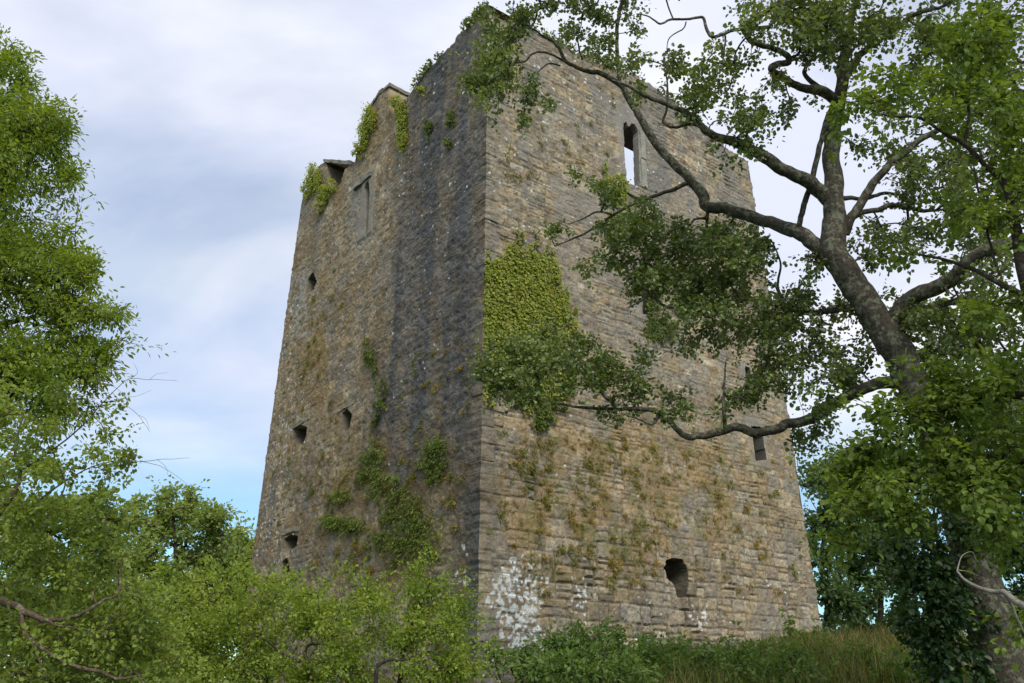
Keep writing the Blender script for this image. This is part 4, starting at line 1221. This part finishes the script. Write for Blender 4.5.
C = [
    (432, 580, 22, 14, 8.9, .3, 2.4), (448, 602, 22, 18, 8.9, .4, 2.6), (416, 606, 22, 18, 9.0, .4, 2.6), (370, 600, 34, 16, 9.1, .4, 2.8), (402, 632, 34, 18, 8.9, .5, 2.6), (452, 640, 24, 26, 8.9, .4, 2.8), (434, 668, 44, 22, 8.8, .6, 3.2), (350, 634, 40, 24, 9.0, .6, 3.0),
    (318, 600, 26, 14, 9.2, .4, 2.4), (300, 628, 36, 28, 9.1, .6, 3.0), (262, 590, 30, 18, 9.3, .5, 2.6), (246, 624, 36, 30, 9.3, .6, 3.0), (210, 600, 30, 26, 9.6, .5, 2.8), (200, 642, 40, 30, 9.4, .6, 3.0), (260, 666, 60, 22, 9.1, .6, 3.2), (340, 672, 50, 18, 9.0, .6, 3.2),
    (160, 610, 34, 30, 9.7, .6, 2.8), (300, 575, 16, 8, 9.3, .2, 1.2), (338, 578, 14, 10, 9.1, .25, 1.4), (180, 576, 24, 14, 9.7, .4, 1.8), (220, 576, 20, 10, 9.5, .3, 1.6), (466, 616, 10, 14, 8.9, .25, 1.6), (350, 720, 180, 34, 9.0, .9, 3.0), (180, 690, 60, 26, 9.6, .7, 3.0), (440, 560, 10, 9, 8.9, .15, 1.0), (425, 566, 6, 10, 8.9, .1, 0.8), (380, 580, 16, 8, 9.1, .2, 1.0), (462, 590, 8, 8, 8.9, .15, 1.0),
]
plant("hawthorn_bush", "bright yellow-green hawthorn bush at the foot of the tower's dark left wall", "bush", (p[0], Y5, gz(p[0], Y5)), limbs, C, HAWB, BARK_DARK, LEAF_SOFT, 15, twig_r=0.0016, rmax=0.008)


def simple_tree(name, label, px, Y, top, w, crown, leaf, seed, bark=BARK_DARK, lmat=LEAF_SOFT, r0=None, cat="tree", group=None, lai=2.6, mult=1.0):
    """a background tree: trunk with a few limbs under clusters given in photo pixels"""
    b = at(px, 700, Y)
    r = np.random.default_rng(seed)
    r0 = r0 or Y * 0.006
    z0 = gz(b[0], Y)
    ytop = top + 14
    pts = [("w", b[0], Y, z0, r0)]
    for t in (0.25, 0.5, 0.75, 1.0):
        y = 660 + (ytop - 660) * t
        pts.append((px + r.normal(0, 2.0) + w * 0.04 * r.normal() * t, y, Y, r0 * (1 - 0.88 * t)))
    limbs = [("trunk", pts)]
    for k in range(4):
        t = 0.3 + 0.13 * k
        y = 660 + (ytop - 660) * t
        s = (-1 if k % 2 else 1)
        limbs.append(("limb", [(px, y, Y, r0 * 0.5 * (1 - t)), (px + s * w * 0.22, y - 0.1 * (660 - top), Y + r.normal() * .4, r0 * .3 * (1 - t)), (px + s * w * 0.4, y - 0.2 * (660 - top), Y + r.normal() * .6, r0 * .12)]))
    cl = [(cx, cy, rx, ry, Y + r.normal() * .3, max(rx, ry) * Y / F_PX, lai * k) for cx, cy, rx, ry, k in crown]
    return plant(name, label, cat, (b[0], Y, z0), limbs, cl, leaf, bark, lmat, seed, group, twig_r=Y * 0.0004, rmax=r0 * .4)


simple_tree("field_tree", "rounded mid-green tree standing behind the hawthorn, left of the tower", 178, 38, 486, 110,
            [(176, 502, 34, 16, 1), (150, 520, 28, 18, .9), (206, 520, 24, 18, .9), (180, 540, 44, 22, .7), (140, 556, 40, 26, .8), (216, 556, 34, 28, .9), (180, 590, 60, 30, .9)], MID, 21)
simple_tree("field_tree", "smaller tree showing between the rounded tree and the tower's left edge", 246, 46, 526, 40,
            [(244, 538, 12, 12, 1), (240, 562, 22, 22, 1), (258, 575, 24, 30, 1), (232, 600, 30, 34, 1)], MID, 22)
simple_tree("field_tree", "darker tree behind the hawthorn twigs at the far left", 60, 26, 470, 150,
            [(40, 500, 40, 22, .8), (90, 512, 30, 20, .7), (20, 540, 60, 34, .9), (100, 550, 40, 30, .9), (60, 600, 80, 40, 1), (10, 480, 40, 20, .8)], MID, 23)
for i, (px, Y, top, w, lab) in enumerate([
        (824, 30, 445, 60, "slender dark tree just beyond the tower's right corner"), (850, 34, 455, 54, "thin-trunked dark tree second beyond the tower's right corner"),
        (878, 31, 450, 60, "dark tree with bare lower trunk behind the grass bank, midway to the alder trunk"), (905, 36, 470, 50, "thin dark tree partly hidden by the sycamore leaves"),
        (932, 32, 440, 60, "dark tree close to the left side of the alder trunk"), (990, 28, 400, 90, "dark spreading tree behind the alder trunk"), (1060, 26, 350, 120, "tall dark tree at the far right edge behind the alder")]):
    rr = random.Random(i)
    cr = []
    for k in range(9):
        y = top + 12 + k * (640 - top) / 9
        cr.append((px + rr.uniform(-.3, .3) * w, y, w * rr.uniform(.28, .45), 16 + w * .12, rr.uniform(.5, 1.0) * (1.0 if k < 6 else 0.75)))
    simple_tree("woodland_tree", lab, px, Y, top, w, cr, FAR, 30 + i, group="dark trees beyond the tower", r0=0.13, lai=2.5)

# ----------------------------------------------------------------------------- undergrowth
def bush(name, label, cat, px, Y, clusters, leaf, seed, lmat=LEAF_SOFT, group=None, bark=BARK_DARK):
    b = at(px, 700, Y)
    z = gz(b[0], Y)
    r = np.random.default_rng(seed)
    limbs = []
    for k, (cx, cy, rx, ry, lai) in enumerate(clusters[:4]):
        q = at(cx, cy, Y)
        limbs.append(("stem", [("w", b[0] + r.normal() * .1, Y + r.normal() * .1, z, 0.02), ("w", (b[0] + q[0]) / 2 + r.normal() * .05, Y, (z + q[2]) / 2, 0.014), ("w", q[0], Y, q[2], 0.006)]))
    cl = [(cx, cy, rx, ry, Y, max(0.25, rx * Y / F_PX * .7), lai) for cx, cy, rx, ry, lai in clusters]
    return plant(name, label, cat, (b[0], Y, z), limbs, cl, leaf, bark, lmat, seed, group, twig_r=0.002, rmax=0.012)


BRAM = dict(L=0.06, W=0.042, per=12, spread=0.2, rnd=0.75, droop=0.3, tilt=0.5, cols=[(0.0731, 0.1441, 0.0334), (0.1099, 0.1975, 0.0417), (0.1585, 0.2671, 0.0522), (0.2196, 0.337, 0.0731)])
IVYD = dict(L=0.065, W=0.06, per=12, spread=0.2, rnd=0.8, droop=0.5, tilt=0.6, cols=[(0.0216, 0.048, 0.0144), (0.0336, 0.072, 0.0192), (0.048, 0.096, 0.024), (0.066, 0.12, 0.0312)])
WEED = dict(L=0.07, W=0.04, per=12, spread=0.22, rnd=0.7, droop=0.2, tilt=0.5, cols=[(0.0828, 0.1408, 0.0331), (0.1159, 0.1904, 0.0463), (0.1573, 0.2401, 0.0596), (0.2153, 0.2981, 0.0994)])
bush("bramble_bush", "dark green bramble in front of the white-lichened foot of the right wall", "bush", 570, 13.2, [(556, 650, 26, 16, 3), (600, 644, 30, 16, 3), (582, 670, 60, 16, 3.2), (534, 674, 20, 12, 2.4), (574, 634, 14, 12, 1.0)], BRAM, 41)
bush("bramble_bush", "low dark bramble midway along the foot of the right wall", "bush", 660, 14.2, [(640, 652, 26, 14, 2.6), (676, 655, 26, 13, 2.6), (655, 672, 44, 14, 2.8), (612, 632, 8, 12, .8)], BRAM, 42)
for (lab, px_, Y_, sd, h_) in [("pale weeds on the bank below the right wall's window hole", 690, 12.4, 141, 1.0), ("leafy weeds on the bank nearest the tower's corner", 520, 12.0, 142, .8),
                               ("tall weeds on the bank between the brambles and the tower's right corner", 745, 13.2, 143, 1.1), ("weeds at the crest of the bank left of the ivy mound", 850, 13.0, 144, .9),
                               ("weeds between the two brambles at the foot of the right wall", 628, 12.6, 145, 1.0), ("low weeds nearest the camera at the bottom of the bank", 600, 10.4, 146, -.6), ("low weeds on the front of the bank below the right wall's end", 780, 10.8, 147, -.4)]:
    bush("weed_clump", lab, "weeds", px_, Y_, [(px_ - 26, 660 - 4 * h_, 26, 12, 1.5), (px_ + 22, 662 - 6 * h_, 28, 12, 1.5), (px_, 672, 52, 14, 2.2), (px_ + 6, 646, 14, 8 * abs(h_), .8 if h_ > 0 else .1), (px_ - 30, 648, 8, 8 * abs(h_), .7 if h_ > 0 else .1)], WEED, sd, group="weeds on the grassy bank")
bush("elder_bush", "leafy pale-flecked bush against the tower's right-hand corner", "bush", 812, 21.5, [(792, 632, 10, 18, 2.0), (806, 642, 22, 12, 3), (830, 646, 22, 10, 3), (780, 654, 20, 10, 2.4), (812, 656, 44, 12, 3)], dict(WEED, L=0.11, W=0.07), 43)
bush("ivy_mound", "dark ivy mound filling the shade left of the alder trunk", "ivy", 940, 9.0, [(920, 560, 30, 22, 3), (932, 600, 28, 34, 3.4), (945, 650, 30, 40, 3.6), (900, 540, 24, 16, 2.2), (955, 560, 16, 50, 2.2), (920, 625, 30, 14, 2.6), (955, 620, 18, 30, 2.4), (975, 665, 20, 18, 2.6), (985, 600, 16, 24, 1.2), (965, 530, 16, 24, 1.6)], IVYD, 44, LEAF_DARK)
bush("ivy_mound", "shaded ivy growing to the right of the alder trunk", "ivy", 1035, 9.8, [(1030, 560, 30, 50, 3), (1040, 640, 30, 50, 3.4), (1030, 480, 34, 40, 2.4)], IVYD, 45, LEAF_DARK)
bush("bramble_bush", "low bramble at the grassy crest beside the ivy mound", "bush", 890, 11.0, [(890, 668, 26, 10, 1.8), (920, 664, 18, 16, 2.2), (905, 680, 40, 10, 2.2)], BRAM, 46)


def build_dead_branch():
    limbs = [[(957, 571, 5.40, 0.0058), (965, 580, 5.35, 0.0086), (980, 588, 5.30, 0.0115), (996, 592, 5.25, 0.0144), (1004, 592, 5.20, 0.0158), (1014, 600, 5.15, 0.0187), (1024, 606, 5.10, 0.0216), (1060, 625, 5.00, 0.0252), (1090, 690, 4.90, 0.0288)],
             [(957, 571, 5.40, 0.0043), (962, 556, 5.45, 0.0029), (972, 552, 5.50, 0.0022), (976, 560, 5.50, 0.0014)],
             [(958, 570, 5.40, 0.0036), (970, 572, 5.40, 0.0022), (978, 576, 5.40, 0.0014)],
             [(1004, 593, 5.20, 0.0086), (1012, 606, 5.20, 0.0086), (1017, 618, 5.20, 0.0072), (1026, 636, 5.20, 0.0043)]]
    g = Geo()
    for k, l in enumerate(limbs):
        P, R = pts3(l)
        Q = catmull(P, 6)
        V, q = tube_geo(Q, np.interp(np.linspace(0, len(P) - 1, len(Q)), np.arange(len(P)), R), 8, 50 + k, 0.15)
        g.add(V, q, (0.3, 0.28, 0.24))
    tag(g.build("dead_branch", [DEADWOOD], None, True), "pale dead branch curving out in front of the alder's lower trunk", "branch")


build_dead_branch()


def build_grass():
    r = np.random.default_rng(60)
    n = 95000
    x = r.uniform(-2.0, 12, n)
    y = 7.5 + (r.random(n) ** 0.8) * 14
    # keep off the tower
    rel = np.stack([x, y], 1) - CORNER[:2]
    ins = (rel @ DR[:2] > -0.05) & (rel @ DL[:2] > -0.05)
    px, _ = project(np.stack([x, y, ground_h(x, y)], 1))
    k = ~ins & (px > 470) & (px < 1060)
    x, y = x[k], y[k]
    n = len(x)
    z = ground_h(x, y)
    patch = fbm(x * 0.9, y * 0.9, 0, 61, 3)
    h = (0.15 + (0.42 + 0.14 * sstep(2, 6, x)) * r.random(n) ** 1.6) * (0.45 + 1.2 * patch)
    w = r.uniform(0.004, 0.010, n)
    az = r.uniform(0, 6.28, n)
    d = np.stack([np.cos(az), np.sin(az), 0 * az], 1)
    s = np.stack([-np.sin(az), np.cos(az), 0 * az], 1)
    lean = r.uniform(0.1, 0.95, n) * h
    P = np.stack([x, y, z - 0.02], 1)
    v = []
    for t, ww in ((0, 1.0), (0.45, 0.85), (0.8, 0.5)):
        c = P + d * (lean * t * t)[:, None] + UP * (h * t)[:, None]
        v += [c - s * (w * ww)[:, None], c + s * (w * ww)[:, None]]
    v.append(P + d * lean[:, None] + UP * (h * 0.97)[:, None])
    V = np.stack(v, 1).reshape(-1, 3)
    b = np.arange(n)[:, None] * 7
    q = np.concatenate([b + np.array([[0, 1, 3, 2]]), b + np.array([[2, 3, 5, 4]])])
    t3 = b + np.array([[4, 5, 6]])
    green = np.array((0.125, 0.155, 0.032))
    straw = np.array((0.25, 0.205, 0.085))
    dark = np.array((0.035, 0.07, 0.016))
    kk = np.clip((fbm(x * 1.3, y * 1.3, 0, 62, 3) - 0.54 + 0.1 * sstep(2, 7, x)) * 5 + r.normal(0, .25, n), 0, 1)[:, None]
    c = green * (1 - kk) + straw * kk
    c = np.where(r.random((n, 1)) < 0.07, np.array((0.2, 0.12, 0.07)), c)
    c = np.where(r.random((n, 1)) < 0.2, dark, c) * r.uniform(0.75, 1.25, (n, 1))
    tag(mesh_np("grass", V, [q, t3], [GRASSM], None, np.repeat(c, 7, 0)), kind="stuff")


build_grass()

# ----------------------------------------------------------------------------- growth on the tower
def wall_leaves(name, label, cat, face, blobs, leaf, seed, off=0.12, mat=LEAF_SOFT, droop=0.9, group=None, stems=True):
    """leaves lying like shingles on a wall. blobs: (px, py, rx, ry, LAI)"""
    r = np.random.default_rng(seed)
    o, d, inn, W = FACES[face]
    g = Geo()
    cen = None
    for (px, py, rx, ry, lai) in blobs:
        cu, cv = px_uv(face, px, py)
        eu = np.array(px_uv(face, px + rx, py)) - (cu, cv)
        ev = np.array(px_uv(face, px, py - ry)) - (cu, cv)
        area = math.pi * abs(eu[0] * ev[1] - eu[1] * ev[0])
        n = int(lai * area / (leaf["L"] * leaf["W"] * 0.6)) + 6
        ncl = max(3, n // 22)
        cc = r.normal(0, 1, (ncl, 2))
        cc = norm(cc) * r.random((ncl, 1)) ** 0.5
        own = r.integers(0, ncl, n)
        q = cc[own] + r.normal(0, 0.17, (n, 2))
        u = cu + q[:, 0] * eu[0] + q[:, 1] * ev[0]
        v = cv + q[:, 0] * eu[1] + q[:, 1] * ev[1]
        u = np.clip(u, BATTER * v + 0.02, W)
        bulk = off * (0.4 + 0.6 * r.random(ncl))[own]
        P = face_pt(face, u, v, 0.0) - inn * (0.03 + bulk * r.random(n))[:, None]
        Dv = norm(-UP * droop + d * r.normal(0, 0.6, (n, 1)) - inn * r.uniform(0, 0.6, (n, 1)) + r.normal(0, .25, (n, 3)))
        Nn = norm(-inn + UP * 0.5 + r.normal(0, 0.45, (n, 3)))
        sz = r.uniform(0.45, 1.35, n)
        V, f = leaf_geo(P, Dv, Nn, leaf["L"] * sz, leaf["W"] * sz, rnd=0.75)
        cols = np.array(leaf["cols"])
        kx = np.clip(0.5 * r.random(ncl)[own] + 0.5 * r.random(n), 0, .999) * (len(cols) - 1)
        i = kx.astype(int)
        c = (cols[i] * (1 - (kx - i))[:, None] + cols[i + 1] * (kx - i)[:, None]) * r.uniform(.8, 1.2, (n, 1))
        g.add(V, f, np.repeat(c, 6, 0))
        if cen is None:
            cen = face_pt(face, np.array(cu), np.array(cv))
        if stems:
            for k in range(max(1, int(rx / 7))):
                a = r.uniform(-.7, .7)
                t = np.linspace(-0.9, 0.8, 7)
                uu = cu + a * eu[0] + t * ev[0] + 0.1 * np.sin(t * 4 + a * 9)
                vv = cv + a * eu[1] + t * ev[1]
                Q = face_pt(face, np.clip(uu, BATTER * vv + .03, W), vv) - inn * 0.05
                V, f = tube_geo(Q, np.linspace(0.014, 0.005, 7), 5)
                g.add(V, f, (0.1, 0.08, 0.06), 1)
    ob = g.build(name, [mat, BARK_DARK])
    return tag(ob, label, cat, group)


IVYB = dict(L=0.062, W=0.056, cols=[(0.1945, 0.2559, 0.0381), (0.2723, 0.3388, 0.0519), (0.3501, 0.36, 0.0779), (0.36, 0.36, 0.1125)])
IVYM = dict(L=0.062, W=0.054, cols=[(0.0715, 0.1045, 0.022), (0.099, 0.143, 0.0264), (0.143, 0.1925, 0.033), (0.187, 0.2365, 0.044)])
FERN = dict(L=0.085, W=0.03, cols=[(0.0918, 0.1334, 0.03), (0.1334, 0.1834, 0.0367), (0.1834, 0.2501, 0.0467), (0.2668, 0.3168, 0.0667)])
wall_leaves("ivy_patch", "big yellow-green ivy curtain on the right wall beside the tower's near corner", "ivy", "R",
            [(500, 272, 17, 12, 3.4), (522, 268, 22, 16, 3.4), (545, 272, 12, 18, 3.0), (514, 300, 32, 26, 4.0), (543, 310, 20, 24, 3.4), (502, 340, 22, 26, 3.8), (528, 345, 26, 24, 3.8), (563, 330, 12, 16, 2.0), (500, 372, 20, 18, 3.2), (545, 380, 26, 20, 3.0),
             (510, 250, 5, 10, 1.6), (535, 250, 6, 9, 1.6), (548, 254, 4, 10, 1.4), (560, 300, 8, 20, 1.6), (576, 340, 7, 9, 1.0), (572, 316, 4, 9, .9), (516, 240, 2.5, 10, 1.0), (536, 238, 2.5, 8, .9), (520, 240, 3, 8, 1.0), (489, 258, 5, 8, 1.6), (486, 396, 6, 12, 1.4), (528, 402, 10, 10, 1.8), (555, 282, 5, 10, 1.2)], IVYB, 71, off=0.13)
wall_leaves("ivy_patch", "small hanging ivy tail below the big ivy curtain", "ivy", "R", [(540, 416, 11, 12, 3), (566, 380, 8, 22, 2.0), (556, 405, 8, 8, 1.6)], IVYM, 72)
wall_leaves("ivy_patch", "bright ivy clump showing through alder leaves under the right wall's lancet", "ivy", "R", [(614, 192, 12, 16, 2.2), (622, 220, 14, 12, 2.0), (605, 178, 5, 14, 1.4)], IVYB, 73)
wall_leaves("ivy_patch", "bright ivy clump on the middle of the right wall behind the alder foliage", "ivy", "R", [(660, 330, 16, 12, 2.2), (650, 300, 8, 18, 1.8), (690, 300, 20, 14, 1.6)], IVYM, 74)
wall_leaves("ivy_patch", "thick ivy strip hanging below the parapet right of the raised turret stub", "ivy", "L", [(404, 112, 5, 14, 3.4), (405, 134, 5, 16, 3.4), (399, 104, 6, 8, 2.4), (424, 92, 5, 5, 2)], IVYB, 75, off=0.2)
wall_leaves("ivy_patch", "ivy down the outer edge of the raised turret stub", "ivy", "L", [(372, 118, 6, 12, 3.4), (366, 136, 5, 16, 3.0), (360, 152, 4, 8, 2.4)], IVYB, 76, off=0.2)
wall_leaves("ivy_patch", "ivy draping the broken far corner of the left wall's top", "ivy", "L", [(316, 178, 7, 12, 3.4), (326, 196, 5, 10, 2.8), (333, 186, 6, 6, 2.2), (309, 190, 4, 8, 2.4), (322, 208, 3, 5, 1.6)], IVYB, 77, off=0.22)
for (lab, bl, sd) in [
        ("leafy fern tuft highest in the green patch low on the left wall", [(374, 458, 12, 20, 1.0), (380, 484, 14, 14, 0.9), (366, 474, 8, 10, 0.9)], 81),
        ("broad grassy tuft on a ledge left of the green patch on the left wall", [(346, 524, 18, 8, 2.6), (330, 520, 10, 6, 1.6), (342, 496, 10, 6, 2.0)], 82),
        ("large fern patch low on the left wall, just above the hawthorn bush", [(404, 510, 20, 22, 1.0), (416, 540, 26, 20, 1.1), (398, 488, 10, 12, 1.0), (380, 540, 20, 14, 0.7)], 83),
        ("fern tuft nearest the tower's corner low on the left wall", [(437, 455, 12, 17, 1.5), (433, 472, 11, 13, 1.4), (443, 444, 7, 9, 1.4)], 84)]:
    wall_leaves("fern_tuft", lab, "fern", "L", bl, FERN, sd, off=0.16, droop=0.5, group="fern tufts on the left wall", stems=(sd > 81))
for (lab, bl, sd) in [
        ("thin trail of ivy sprouts halfway up the left wall", [(371, 352, 6, 14, 1.5), (377, 374, 2, 14, 1.2), (384, 394, 5, 14, 1.5), (379, 412, 3, 12, 1.3), (377, 432, 1.5, 16, 1.2)], 85),
        ("sprig in the dark stain below the left parapet, nearer the ivy strip", [(430, 128, 4, 12, 1.8)], 86),
        ("sprig in the dark stain below the left parapet, nearer the tower's corner", [(453, 118, 4, 12, 1.8)], 88),
        ("lower sprig in the dark stain on the left wall near the corner", [(449, 142, 4, 8, 1.4)], 87)]:
    wall_leaves("ivy_sprig", lab, "ivy", "L", bl, IVYM, sd, off=0.12, group="ivy sprigs on the left wall")


def parapet_growth():
    """low grasses and ivy along the wall tops, one thing per run"""
    for (lab, face, pts, seed) in [("grass and ivy fringe along the left parapet up to the near corner", "L", TOP_L[:6], 91),
                                   ("green fringe of plants along the right parapet", "R", TOP_R[2:9], 92)]:
        r = np.random.default_rng(seed)
        o, d, inn, W = FACES[face]
        uv = np.array([px_uv(face, x, y) for x, y in pts])
        od = np.argsort(uv[:, 0])
        uv = uv[od]
        n = 3600
        u = r.uniform(uv[0, 0], uv[-1, 0], n)
        dens = fbm(u * 1.1, 0 * u, 0, seed, 3)
        u = u[dens > 0.34]
        n = len(u)
        v = np.interp(u, uv[:, 0], uv[:, 1])
        P = face_pt(face, u, v + r.normal(0.02, 0.09, n)) + inn * r.uniform(-0.12, 0.5, (n, 1))
        Dv = norm(UP * r.uniform(-.3, 1, (n, 1)) - inn * r.uniform(0, .8, (n, 1)) + r.normal(0, .5, (n, 3)))
        Nn = norm(UP + r.normal(0, .6, (n, 3)))
        sz = r.uniform(.7, 1.3, n)
        V, f = leaf_geo(P, Dv, Nn, 0.09 * sz, 0.045 * sz)
        cols = np.array(IVYM["cols"])
        c = cols[r.integers(0, 4, n)] * r.uniform(.8, 1.2, (n, 1))
        tag(mesh_np("parapet_plants", V, [f], [LEAF_SOFT], None, np.repeat(c, 6, 0)), lab, "plants")


parapet_growth()


def wall_moss():
    """dry moss and grass blades rooted in the joints: too many to count"""
    for face, regs, seed in (("R", [(560, 490, 60, 60, 130), (620, 470, 100, 50, 150), (670, 520, 110, 60, 170), (600, 560, 100, 36, 110), (735, 510, 60, 70, 110), (540, 450, 60, 24, 40), (620, 130, 100, 50, 60), (520, 170, 30, 60, 25)], 101),
                             ("L", [(400, 500, 60, 60, 260), (330, 480, 50, 70, 150), (300, 380, 22, 80, 90), (430, 400, 40, 60, 70), (320, 300, 26, 60, 70), (360, 560, 60, 30, 90)], 102)):
        r = np.random.default_rng(seed)
        o, d, inn, W = FACES[face]
        V_, Q_, C_ = [], [], []
        g = Geo()
        for (cx, cy, rx, ry, nt) in regs:
            x, y = r.normal(cx, rx * .55, nt), r.normal(cy, ry * .55, nt)
            uv = np.array([px_uv(face, a, b) for a, b in zip(x, y)])
            ok = (uv[:, 0] > BATTER * uv[:, 1] + .05) & (uv[:, 0] < W - .3) & (uv[:, 1] > -0.8)
            ok &= fbm(uv[:, 0] * 2.6, uv[:, 1] * 1.8, 0, seed, 2) > 0.36
            for op in OPENINGS:
                if op[0] == face:
                    q = np.array([px_uv(face, a, b) for a, b in op[2]])
                    ok &= ~((np.abs(uv[:, 0] - q[:, 0].mean()) < np.ptp(q[:, 0]) / 2 + .12) & (np.abs(uv[:, 1] - q[:, 1].mean()) < np.ptp(q[:, 1]) / 2 + .12))
            uv = uv[ok]
            nt2 = len(uv)
            if not nt2:
                continue
            per = 34
            size = 0.45 + 0.8 * r.random(nt2) ** 2
            u = np.repeat(uv[:, 0], per) + r.normal(0, 0.06, nt2 * per) * np.repeat(size, per)
            v = np.repeat(uv[:, 1], per) + r.normal(0, 0.045, nt2 * per) * np.repeat(size, per)
            n = len(u)
            P = face_pt(face, u, v) + inn * 0.02 - inn * r.uniform(0, 0.05, (n, 1))
            Dv = norm(UP * r.uniform(-1.2, .7, (n, 1)) - inn * r.uniform(.2, .9, (n, 1)) + d * r.normal(0, .7, (n, 1)))
            Nn = norm(-inn + UP * .6 + r.normal(0, .4, (n, 3)))
            sz = r.uniform(.5, 1.2, n) * np.repeat(size, per)
            V, f = leaf_geo(P, Dv, Nn, 0.085 * sz, 0.022 * sz)
            och, gr = np.array((0.34, 0.24, 0.06)), np.array((0.18, 0.21, 0.04))
            k = np.clip(np.repeat(r.random(nt2), per) * 1.3 - (.15 if face == "R" else -.1) + r.normal(0, .15, n), 0, 1)[:, None]
            c = (och * (1 - k) + gr * k) * r.uniform(.7, 1.25, (n, 1))
            g.add(V, f, np.repeat(c, 6, 0))
        o_ = g.build("wall_moss", [GRASSM])
        tag(o_, "dry moss and grass rooted in the joints of the %s wall" % ("right" if face == "R" else "left"), "moss", None, "stuff")


wall_moss()

simple_tree("hedge_tree", "low leafy thicket behind the hawthorns at the bottom left", 110, 18, 600, 160,
            [(30, 640, 60, 34, 1), (90, 630, 50, 30, 1), (150, 640, 50, 34, 1), (200, 650, 40, 34, 1), (120, 680, 120, 26, 1), (0, 600, 40, 30, 1)], dict(MID, L=0.13, W=0.09), 24, cat="thicket")
